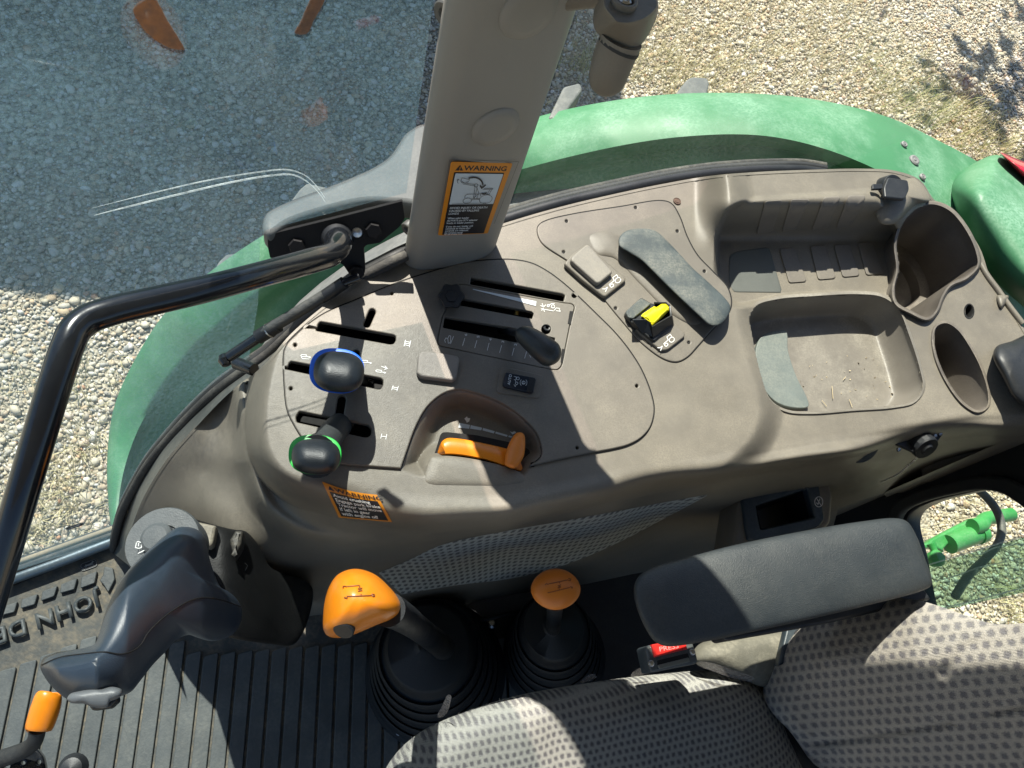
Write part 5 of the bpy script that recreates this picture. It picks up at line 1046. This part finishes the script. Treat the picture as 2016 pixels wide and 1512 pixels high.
tube('brass_pin', [W(1018, 612, .650), W(1017, 620, .648)], .0035, plastic('brass', (.5, .36, .12), .4, 300, .1, metal=1), con, 8, False)

# ------------------------------------------------------------------ joystick on its bracket
jb = thing('joystick_bracket', W(520, 1180, .1), 'black moulded bracket beside the console foot carrying the loader joystick', 'bracket')
jbm = plastic('bracket_black', (.006, .0065, .007), .5, 600, .25, .2, 20, spec=.35)
pad('bracket_body', zF((460, 205), (500, 125), (560, 100), (680, 118), (900, 205), (1240, 298), (1350, 312), (1405, 352), (1520, 500), (1580, 640), (1700, 712), (1900, 772), (1990, 850), (1990, 1000), (1900, 1280), (1800, 1395), (1600, 1385), (1200, 1320), (900, 1200), (600, 900)), zF((700, 350), (1200, 700), (1700, 1000)), lambda x, y: .505-.10*ss(430, 620, x), lambda x, y: .52-.10*ss(430, 620, x), jbm, jb, th=.26, p=.5, n=200)
plate('top_plate', rounded(zF((700, 190), (820, 205), (1085, 262), (1050, 440), (1010, 470), (900, 350)), 4), .535, .02, plastic('dusty_metal', (.16, .145, .115), .6, 400, .4, .3, 30, dust=.5), jb, bev=.003)
plate('side_rib', rounded(zF((1265, 300), (1340, 312), (1320, 440), (1250, 570), (1205, 400)), 4), .53, .03, plastic('rib_grey', (.012, .013, .014), .45, 600, .3, .2, 30, dust=.2), jb, bev=.004)
lb = [zF(*p) for p in (((1310, 575), (1380, 640), (1265, 880), (1165, 840)),)][0]
strokes('small_label', [[lb[0], lb[1]], [lb[1], lb[2]], zF((1240, 750), (1300, 650)), zF((1270, 800), (1330, 690)), zF((1210, 820), (1225, 780)), zF((1290, 690), (1320, 670))], .9, GREYP, jb, LM(.50))
hubz = .60
hb_ = plastic('hub_grey', (.085, .095, .10), .5, 700, .25, .15, 20, dust=.15, dcol=(.25, .25, .23))
disc('hub_disc', W(322, 1069, hubz), (-.12, .0, 1), [(.0335, -.03), (.0345, 0), (.033, .003), (.0165, .003), (.016, .001), (.0001, .001)], hb_, jb, 48)
disc('hub_boss', W(312, 1062, hubz+.002), (-.2, 0, 1), [(.0155, -.01), (.0145, .006), (.011, .009), (.0001, .0095)], hb_, jb, 32)
SP('hub_mark', [zF((330, 420), (320, 470), (350, 478), (375, 470), (378, 425), (345, 412), (330, 420)), zF((350, 430), (348, 455)), zF((385, 435), (408, 440)), zF((384, 448), (412, 455)), zF((380, 462), (410, 470)), zF((400, 488), (425, 485)), zF((345, 525), (420, 488))], 1.6, hubz+.006, jb, WHITE)
js = thing('joystick', W(380, 1150, .55), 'large glossy black curved joystick grip leaning to the left over the mat', 'joystick')
jo = [(346, 1040), (362, 1037), (385, 1041), (400, 1052), (407, 1075), (414, 1105), (424, 1135), (434, 1156), (452, 1166), (468, 1182), (476, 1200), (474, 1225), (462, 1245), (440, 1258), (415, 1262), (390, 1256), (372, 1250), (350, 1258), (325, 1284), (300, 1310), (275, 1342), (258, 1362), (235, 1372), (205, 1384), (170, 1386), (135, 1378), (105, 1355), (86, 1330), (79, 1312), (84, 1297), (105, 1286), (140, 1280), (172, 1274), (186, 1268), (196, 1245), (206, 1210), (220, 1175), (240, 1140), (262, 1112), (290, 1085), (320, 1058)]
sp_ = [(372, 1075), (352, 1120), (318, 1165), (285, 1205), (258, 1240), (232, 1275), (190, 1305), (150, 1315), (118, 1318)]
def jz(x, y): return np.interp(x, [80, 120, 190, 250, 330, 400, 476], [.735, .74, .75, .735, .70, .665, .60])
pad('grip_shell', jo, sp_, lambda x, y: jz(x, y)-.012, lambda x, y: jz(x, y)+.030, JOY, js, th=.05, nr=22, n=260, p=.5, sm=26, under=.8)
seam = [(83, 1309), (117, 1295), (163, 1288), (207, 1284), (237, 1288), (262, 1281), (278, 1268), (289, 1249), (308, 1228), (341, 1201), (381, 1180), (409, 1177), (440, 1183), (474, 1194)]
jobj = js.children[0]
from mathutils.bvhtree import BVHTree
def drape(objs, P, lift=.0003):
    out = []
    for o in objs: pass
    bm = bmesh.new(); bm.from_mesh(objs[0].data); bt = BVHTree.FromBMesh(bm); bm.free()
    for x, y in P:
        d = Vector(tuple(W(x, y, 0)-CAM)).normalized(); h = bt.ray_cast(Vector(tuple(CAM)), d)
        if h[0] is not None: out.append(np.array(h[0])+np.array(h[1])*lift*(1 if h[1].dot(d) < 0 else -1))
    return out
sd_ = drape([jobj], catmull(seam, False), .0001)
tube('seam_line', sd_, .00055, VOID, js, 6, False)
pad('thumb_paddle', [(132, 1377), (138, 1366), (160, 1360), (190, 1354), (200, 1356), (222, 1352), (240, 1358), (240, 1368), (230, 1376), (216, 1382), (212, 1392), (180, 1392), (168, 1386), (140, 1384)], [(165, 1372), (220, 1366)], .765, .772, plastic('paddle_grey', (.12, .13, .14), .5, 700, .15), js, th=.012, p=.4)
plate('trigger', rounded([(172, 1386), (228, 1368), (230, 1380), (215, 1394), (180, 1399)], 4), .755, .014, BLACK, js, bev=.003)

# ------------------------------------------------------------------ gear levers and their bellows
BOOTM = plastic('boot_rubber', (.007, .009, .011), .6, 500, .3, .25, 14, dust=.06, dcol=(.1, .1, .09))
def bellows(c, r, top, hgt, label, nm='rubber_boot', k=5, tilt=(0, 0)):
    t = thing(nm, W(*c, -.01), label, 'boot'); b0 = W(*c, 0); rings = []; pr = []
    pr += [(1.06, -.01), (1.08, .0), (1.04, .006)]
    for i in range(k):
        f0 = i/k; rr = 1.0-.34*f0; z = .01+hgt*.85*f0; pr += [(rr, z+.002), (rr+.0, z+.012), (rr-.035, z+.017), (rr-.06, z+.013)]
    pr += [(.60, hgt*.86), (.585, hgt*.93), (.54, hgt*.97), (.2, hgt*1.0), (.12, hgt*1.06), (.02, hgt*1.06)]
    tp = W(*top, hgt)-b0
    for q, z in pr:
        s = max(z/hgt, 0); cc = b0+np.array([tp[0]*s, tp[1]*s, z]); rings.append([tuple(cc+np.array([math.cos(a), math.sin(a), 0])*r*q) for a in np.linspace(0, 2*math.pi, 64, endpoint=False)])
    loft('bellows', rings, BOOTM, t, True, False, True, angle=50)
    return t
bellows((860, 1324), .112, (842, 1272), .17, 'round ribbed black rubber boot below the larger orange gear knob')
bellows((1092, 1290), .088, (1090, 1232), .19, 'ribbed black rubber boot below the smaller orange range knob', k=5)
for x, y, z in ((968, 1226, .005), (789, 1436, .005)): tag(disc('floor_bolt', W(x, y, z), (0, 0, 1), [(.010, 0), (.010, .004), (.006, .006), (.005, .003), (.0001, .003)], STEEL, None, 16), 'bright bolt head between the two rubber boots' if x > 900 else 'bright bolt head in front of the larger boot near the seat', 'bolt')
gl = thing('gear_lever', W(862, 1270, .17), 'orange gear shift knob with a black stick leaning left', 'gear lever')
ko = [(637, 1240), (636, 1215), (639, 1185), (648, 1155), (664, 1132), (688, 1121), (712, 1121), (740, 1132), (766, 1155), (783, 1176), (789, 1192), (784, 1208), (768, 1220), (745, 1229), (722, 1239), (700, 1248), (668, 1256), (645, 1252)]
kb = pad('knob', ko, [(700, 1180), (712, 1184)], .688, .735, ORANGE, gl, th=.02, p=.52, n=200, sm=14, nr=20)
tube('stick', [W(765, 1200, .69), W(790, 1213, .62), W(825, 1238, .47), W(862, 1266, .30), W(872, 1275, .17)], [.0145, .0142, .014, .016, .018], BLACK, gl, 20)
def dstrokes(name, lines, wd, m, parent, ob, lift=.0004):
    os_ = []
    for L in lines:
        P = drape([ob], resample(np.array(L, float), 8, False), lift)
        if len(P) > 1: os_.append(tube(name, P, wd, m, None, 5, False))
    o = join(os_, name); o.parent = parent; o.matrix_parent_inverse = parent.matrix_world.inverted(); return o
MARK = plastic('engraved_mark', (.25, .07, .01), .6)
zN = zz(0, 960, 2.52)
dstrokes('shift_pattern', [zN((1725, 492), (1782, 487)), zN((1782, 487), (1784, 500)), zN((1790, 530), (1792, 540)), zN((1722, 540), (1842, 536)), zN((1776, 515), (1796, 512)), zN((1796, 512), (1776, 503)), zN((1776, 503), (1796, 500)), zN((1705, 500), (1702, 493), (1712, 490), (1722, 494)), zN((1844, 530), (1858, 532), (1856, 541), (1846, 541), (1844, 530)), zN((1710, 545), (1725, 550))], .0006, MARK, gl, kb)
em = drape([kb], [(677, 1240)], .0)[0] if drape([kb], [(677, 1240)]) else W(677, 1240, .70)
disc('knob_badge', em, (-.25, -.85, .55), [(.0085, -.003), (.0085, .001), (.0075, .002), (.0001, .002)], BLACK, gl, 24)
rl = thing('range_lever', W(1088, 1235, .2), 'small round orange range lever knob on a straight black stick', 'gear lever')
kr = pad('knob', [(1094+47*math.cos(a)*(1+.04*math.cos(2*a)), 1160+41*math.sin(a)) for a in np.linspace(0, 2*math.pi, 28, endpoint=False)], [(1085, 1155), (1103, 1158)], .565, .583, ORANGE2, rl, th=.018, p=.5)
tube('stick', [W(1093, 1185, .55), W(1091, 1215, .42), W(1089, 1238, .19)], [.0095, .0095, .011], BLACK, rl, 18)
zO = zz(600, 960, 2.52)
dstrokes('shift_pattern', [zO((1210, 478), (1305, 458)), zO((1262, 467), (1264, 475)), zO((1205, 522), (1312, 496)), zO((1262, 502), (1262, 508)), zO((1255, 498), (1270, 492)), zO((1270, 492), (1256, 488)), zO((1256, 488), (1270, 482)), zO((1192, 484), (1200, 476), (1208, 482)), zO((1308, 452), (1320, 455), (1316, 463), (1308, 462)), zO((1316, 492), (1328, 494), (1324, 500))], .0005, MARK, rl, kr)

# ------------------------------------------------------------------ seat, armrest, belt buckle
se = thing('operator_seat', W(1300, 1450, .2), 'grey patterned fabric operator seat with its backrest at the right', 'seat')
cu_o = [(735, 1640), (745, 1560), (760, 1512), (790, 1472), (830, 1440), (880, 1415), (1000, 1374), (1160, 1344), (1250, 1332), (1330, 1324), (1400, 1318), (1445, 1320), (1480, 1336), (1508, 1366), (1535, 1415), (1565, 1480), (1600, 1560), (1620, 1640)]
cush = pad('cushion', cu_o, [(900, 1640), (930, 1540), (1100, 1450), (1300, 1420), (1430, 1450), (1500, 1640)], lambda x, y: .42+.02*ss(1350, 1500, x), lambda x, y: .485+.0*x, FAB1, se, th=.07, nr=46, n=360, p=.5, sm=40,
           bump=lambda x, y, t: -.006*np.exp(-((x-1075+(y-1400)*-.4)/26)**2)*t+.0016*np.sin(x*.05+y*.03)*t-.004*np.exp(-((x-1480-(y-1400)*.25)/18)**2)*t)
cush.data.materials.clear(); cush.data.materials.append(FAB1)
set_uv(cush, lambda c: np.stack([c[:, 0]*.97+c[:, 1]*.2, c[:, 1]*.97-c[:, 0]*.2+c[:, 2]*.35], 1))
bk_o = [(1503, 1372), (1504, 1345), (1515, 1312), (1545, 1270), (1585, 1228), (1622, 1200), (1670, 1183), (1730, 1177), (1800, 1180), (1860, 1197), (1910, 1215), (1960, 1228), (2016, 1226), (2160, 1190), (2190, 1660), (1720, 1660), (1640, 1560), (1590, 1490), (1555, 1440), (1522, 1405)]
def bkz(x, y):
    u = np.asarray(y, float)-1302-.02*(np.asarray(x, float)-1800); d_ = .5*(u+np.sqrt(u*u+18**2)); return np.interp(x, [1500, 1560, 1620, 1800, 2016, 2200], [.46, .515, .56, .66, .74, .80])-.00062*d_*ss(1500, 1640, x)
def seamb(x, y, t):
    d1 = dline(x, y, [(1560, 1470), (1700, 1450), (1850, 1425), (2060, 1380)]); d2 = dline(x, y, [(1860, 1322), (1910, 1275), (1960, 1246), (2040, 1222)])
    return (-.009*np.exp(-(d1/9)**2)-.004*np.exp(-(d2/16)**2)+.006*np.exp(-(d1/45)**2))*np.minimum(t*4, 1)
back = pad('backrest', bk_o, [(1630, 1390), (1720, 1370), (1850, 1390), (1960, 1430), (2080, 1500)], lambda x, y: bkz(x, y)-.012, lambda x, y: bkz(x, y)+.022, FAB2, se, th=.07, nr=60, n=400, p=.4, sm=40, bump=seamb)
back.data.materials.clear(); back.data.materials.append(FAB2)
set_uv(back, lambda c: np.stack([c[:, 0]*.62+c[:, 2]*.75, c[:, 1]-c[:, 0]*.1], 1))
pad('backrest_shell', [(1497, 1345), (1510, 1330), (1560, 1400), (1640, 1520), (1760, 1660), (1650, 1660), (1560, 1530), (1520, 1430), (1500, 1395)], [(1520, 1390), (1600, 1520)], .43, .44, BLACKM, se, th=.04)
tube('piping', [W(x, y, float(bkz(x, y))-.014) for x, y in [(1506, 1350), (1516, 1312), (1546, 1270), (1586, 1228), (1622, 1201), (1670, 1184)]], .0022, plastic('piping', (.05, .05, .055), .8), se, 8)
ar = thing('armrest', W(1540, 1150, .6), 'dark grey textured vinyl armrest with rounded corners beside the seat', 'armrest')
pad('armrest_pad', [(1248, 1170), (1250, 1148), (1262, 1130), (1290, 1115), (1350, 1098), (1450, 1072), (1600, 1042), (1700, 1026), (1760, 1020), (1785, 1026), (1802, 1050), (1820, 1096), (1834, 1138), (1834, 1152), (1818, 1162), (1700, 1194), (1500, 1240), (1360, 1268), (1310, 1272), (1288, 1262), (1268, 1232), (1254, 1198)], [(1320, 1190), (1450, 1160), (1600, 1125), (1745, 1092)], .685, .700, VINYL, ar, th=.042, p=.30, n=260, nr=20, under=.95)
plate('armrest_arm', rounded([(1400, 1225), (1800, 1130), (1835, 1180), (1640, 1225), (1430, 1262)], 6), .63, .03, BLACK, ar, bev=.003)
sbx = thing('seat_side_cover', W(1470, 1300, .3), 'dusty grey plastic side cover between the armrest and the cushion', 'cover')
pad('cover_shell', [(1362, 1300), (1372, 1272), (1425, 1252), (1500, 1240), (1590, 1222), (1660, 1205), (1660, 1240), (1580, 1300), (1530, 1345), (1500, 1352), (1460, 1335), (1410, 1318)], [(1440, 1285), (1520, 1270), (1600, 1245)], .46, .49, DUSTY, sbx, th=.12, p=.5)
plate('cover_flap', rounded([(1552, 1228), (1640, 1206), (1690, 1200), (1560, 1300), (1532, 1312)], 5), .505, .012, AB_M, sbx, bev=.002)
bu = thing('belt_buckle', W(1325, 1290, .5), 'black seat belt buckle with a red PRESS button below the armrest', 'buckle')
plate('buckle_case', rounded(zJ((140, 430), (165, 412), (530, 350), (560, 365), (608, 520), (610, 560), (590, 580), (220, 655), (190, 650), (160, 520)), 4), .535, .03, plastic('buckle_black', (.05, .065, .075), .4, 800, .2, .1, 20, dust=.2), bu, bev=.003)
plate('press_button', rounded(zJ((195, 405), (490, 352), (518, 445), (225, 520)), 2), .5385, .008, REDB, bu, bev=.001)
txt_px('button_text', 'PRESS', *zJ((265, 468), (440, 435)), 9.5, .5385, plastic('pale_red', (.75, .30, .28), .4), bu, bold=.03)
plate('latch_slot', rounded(zJ((245, 548), (520, 482), (535, 530), (250, 595)), 2), .5356, .004, VOID, bu, bev=0)
plate('latch_plate', rounded(zJ((248, 590), (530, 520), (540, 560), (270, 625)), 2), .537, .003, plastic('latch_grey', (.2, .21, .19), .35, 400, .2, .2, metal=.6), bu, bev=.0008)
for p in zJ((192, 575), (560, 472)): disc('case_screw', W(*p, .536), (0, 0, 1), [(.0036, 0), (.0034, .0006), (.0026, .0002), (.002, .001), (.0001, .0011)], STEEL, bu, 16)
def shred(pts, zs, name='torn_plastic', label=''):
    A = np.array(pts, float); n = len(A)//2; V = [W(x, y, z) for (x, y), z in zip(A, zs)]
    o = mesh(name, V, [(i, i+1, len(A)-2-i, len(A)-1-i) for i in range(n-1)], FILM, None, True, None); md = o.modifiers.new('s', 'SUBSURF'); md.levels = md.render_levels = 2; tag(o, label, 'plastic film', 'torn plastic film around the seat'); return o
shred([(856, 1414), (868, 1395), (875, 1380), (880, 1366), (891, 1368), (886, 1384), (884, 1398), (872, 1414)], [.43, .45, .47, .49, .50, .48, .46, .44], label='small torn flap of clear film sticking up from the front corner of the cushion')
shred([(1368, 1310), (1395, 1318), (1425, 1330), (1455, 1338), (1485, 1345), (1488, 1332), (1462, 1326), (1432, 1314), (1402, 1305), (1375, 1300)], [.47, .475, .48, .475, .47, .485, .495, .50, .495, .48], label='crumpled strip of clear film behind the buckle')
shred([(1238, 1336), (1258, 1330), (1276, 1326), (1280, 1316), (1262, 1312), (1245, 1322)], [.455, .46, .46, .475, .48, .47], label='small loose scrap of clear film left of the buckle')
shred([(1140, 1348), (1158, 1342), (1176, 1336), (1174, 1326), (1160, 1326), (1146, 1338)], [.455, .46, .46, .475, .475, .465], label='thin scrap of clear film at the middle of the cushion edge')
# loose fibres standing out of the cushion edge
fb_ = []
eo = resample(catmull(cu_o), 700)
for i in range(330):
    q = eo[rng.integers(60, 480)]; p = W(q[0], q[1]+rng.uniform(0, 6), .435+rng.uniform(0, .012)); d = np.array([rng.normal(0, .5), rng.uniform(.2, 1), rng.uniform(0, 1)]); d /= np.linalg.norm(d); L_ = rng.uniform(.001, .0035)
    s_ = np.array([.00008, 0, 0]); fb_.append((p-s_, p+s_, p+d*L_+rng.normal(0, .0004, 3)))
mesh('loose_fibres', np.array(fb_).reshape(-1, 3), [(3*i, 3*i+1, 3*i+2) for i in range(len(fb_))], plastic('fibre', (.5, .5, .47), .9), se, False)['kind'] = 'stuff'

# ------------------------------------------------------------------ rear wall with its low window, linkage behind
th_ = math.radians(8); RN = np.array([-math.cos(th_), -math.sin(th_), 0]); RP = np.array([.945, .38, 0]); RU = np.array([-RN[1], RN[0], 0])
def Wr(P, off=0.): P = np.array(P, float); return Wpl(P[:, 0], P[:, 1], RP+RN*off, RN)
rw = thing('rear_cab_panel', RP, 'black rear cab panel with a rounded low window opening behind the seat', 'cab panel')
hole = catmull([(1786, 1030), (1796, 1008), (1830, 990), (1890, 974), (1945, 965), (1985, 970), (2012, 984), (2050, 1020), (2060, 1120), (2040, 1290), (1960, 1330), (1860, 1310), (1820, 1200), (1800, 1100)])
def toplane(P): q = Wr(P); return np.stack([(q-RP)@RU, q[:, 2]], 1)
ho = toplane(hole)
def rplate(name, outl, off, th, m, parent, holes=(), bev=.002):
    o = plate(name, outl, 0, th, m, parent, holes, bev, mapper=lambda P: np.c_[P, np.zeros(len(P))])
    return remap(o, lambda c: RP[None]+c[:, :1]*RU[None]+c[:, 1:2]*np.array([[0, 0, 1.]])+(c[:, 2:3]+off)*RN[None])
rplate('panel', [(-.14, -.05), (1.6, -.05), (1.6, .95), (.3, .95), (-.14, .60)], 0, .03, BLACK, rw, holes=[ho], bev=.003)
hc = ho.mean(0); rplate('window_trim', hc+(ho-hc)*1.16, .02, .014, BLACKM, rw, holes=[hc+(ho-hc)*1.01], bev=.004)
rplate('low_pane', hc+(ho-hc)*1.02, -.012, .004, GLASS_R, rw, bev=0)
gp_ = thing('tinted_rear_pane', W(1930, 1130, .1), 'green tinted glass pane with chipped edges below the rear window opening', 'glass pane')
gq = Wr([(1800, 1122), (2060, 1044), (2090, 1150), (1840, 1205)], -.06); mesh('pane', gq, [(0, 1, 2, 3)], GLASS_G, gp_, False)
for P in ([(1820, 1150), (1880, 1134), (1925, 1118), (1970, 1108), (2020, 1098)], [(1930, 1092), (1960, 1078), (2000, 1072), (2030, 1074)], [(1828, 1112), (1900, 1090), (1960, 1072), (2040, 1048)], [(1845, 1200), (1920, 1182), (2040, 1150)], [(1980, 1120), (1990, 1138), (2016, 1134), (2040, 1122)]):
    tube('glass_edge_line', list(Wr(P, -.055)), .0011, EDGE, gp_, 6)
ln = thing('hitch_linkage', W(1900, 1050, 0), 'bright green hitch linkage arm seen on the gravel side of the rear window', 'linkage')
zP = zz(1500, 840, 3.907); gz = -.35
def lt(name, P, r, z=gz, k=16): return tube(name, [W(*p, z) for p in zP(*P)], r, GREEN2, ln, k, False)
lt('cylinder', ((1440, 905), (1680, 815)), .026); lt('cylinder_end', ((1650, 825), (1690, 810)), .030)
plate('linkage_plate', zP((1210, 915), (1290, 880), (1300, 865), (1480, 770), (1620, 700), (1640, 740), (1640, 790), (1460, 880), (1400, 940), (1410, 960), (1340, 930), (1280, 930), (1225, 960)), gz, .03, GREEN2, ln, bev=.006)
tube('bent_rod', [W(*p, gz+.02) for p in zP((1620, 770), (1680, 755), (1720, 710), (1800, 695), (1920, 675))], [.022, .022, .019, .019, .019], GREEN2, ln, 16)
tube('lock_pin', [W(*p, gz+.02) for p in zP((1300, 900), (1330, 960), (1355, 1010))], [.012, .009, .016], GREEN2, ln, 12)
disc('knob', W(*zP((1355, 1010))[0], gz+.03), (0, 0, 1), [(.02, -.02), (.022, 0), (.012, .012), (.0001, .014)], GREEN2, ln, 16)
cb_ = tube('rear_cable', [W(*p, .05) for p in ((1910, 955), (1935, 972), (1962, 1005), (1972, 1040), (1965, 1070), (1940, 1100), (1905, 1135), (1880, 1175))], .0085, plastic('cable_grey', (.075, .08, .075), .6, 400, .3, dust=.3), None, 14); tag(cb_, 'grey cable looping down outside the low rear window', 'cable')
bx = thing('belt_retractor', W(1990, 730, .64), 'black rounded box at the right end of the console', 'box')
pad('retractor_cover', [(1955, 700), (1962, 682), (1990, 672), (2040, 655), (2080, 700), (2070, 800), (2020, 800), (1995, 782), (1975, 745)], [(2000, 715), (2040, 735)], .655, .675, BLACK, bx, th=.05, p=.4)
# floor tilt lever and pedal bracket in the corner
tl = thing('tilt_lever', W(85, 1420, .3), 'small orange handled lever standing over the mat in the corner', 'lever')
tube('orange_grip', [W(96, 1364, .34), W(95, 1367, .34), W(92, 1385, .337), W(84, 1412, .333), (W(76, 1436, .33)), W(75, 1440, .33)], [.010, .0128, .0150, .0152, .0135, .011], ORANGE, tl, 22)
tube('rod', [W(74, 1436, .33), W(70, 1455, .32), W(56, 1472, .30), W(20, 1488, .28), W(-20, 1500, .26)], [.0085, .0085, .009, .010, .010], BLACKM, tl, 14)
pd = thing('pedal_bracket', W(40, 1500, .25), 'black metal bracket with punched holes at the lower left corner', 'bracket')
plate('bracket_plate', rounded([(-60, 1500), (20, 1484), (72, 1474), (84, 1490), (92, 1530), (-60, 1560)], 5), .26, .012, BLACKG, pd, holes=[circ((12, 1508), 7, 16), circ((44, 1502), 5, 16, 4), circ((76, 1500), 4, 14, 5)], bev=.002)
tag(disc('mat_knob', W(148, 1512, .06), (0, 0, 1), [(.018, 0), (.02, .01), (.014, .02), (.0001, .024)], BLACK, None, 20), 'low black knob on the mat at the bottom edge beside the bracket', 'knob')  # plain low knob on the mat

cbl = tube('floor_cable', [W(*p, .02) for p in ((795, 1225), (805, 1200), (830, 1188), (870, 1188), (905, 1200), (930, 1222), (960, 1218), (1000, 1208), (1060, 1200))], .0035, BLACKM, None, 10); tag(cbl, 'thin black cable looping along the console foot behind the boots', 'cable')
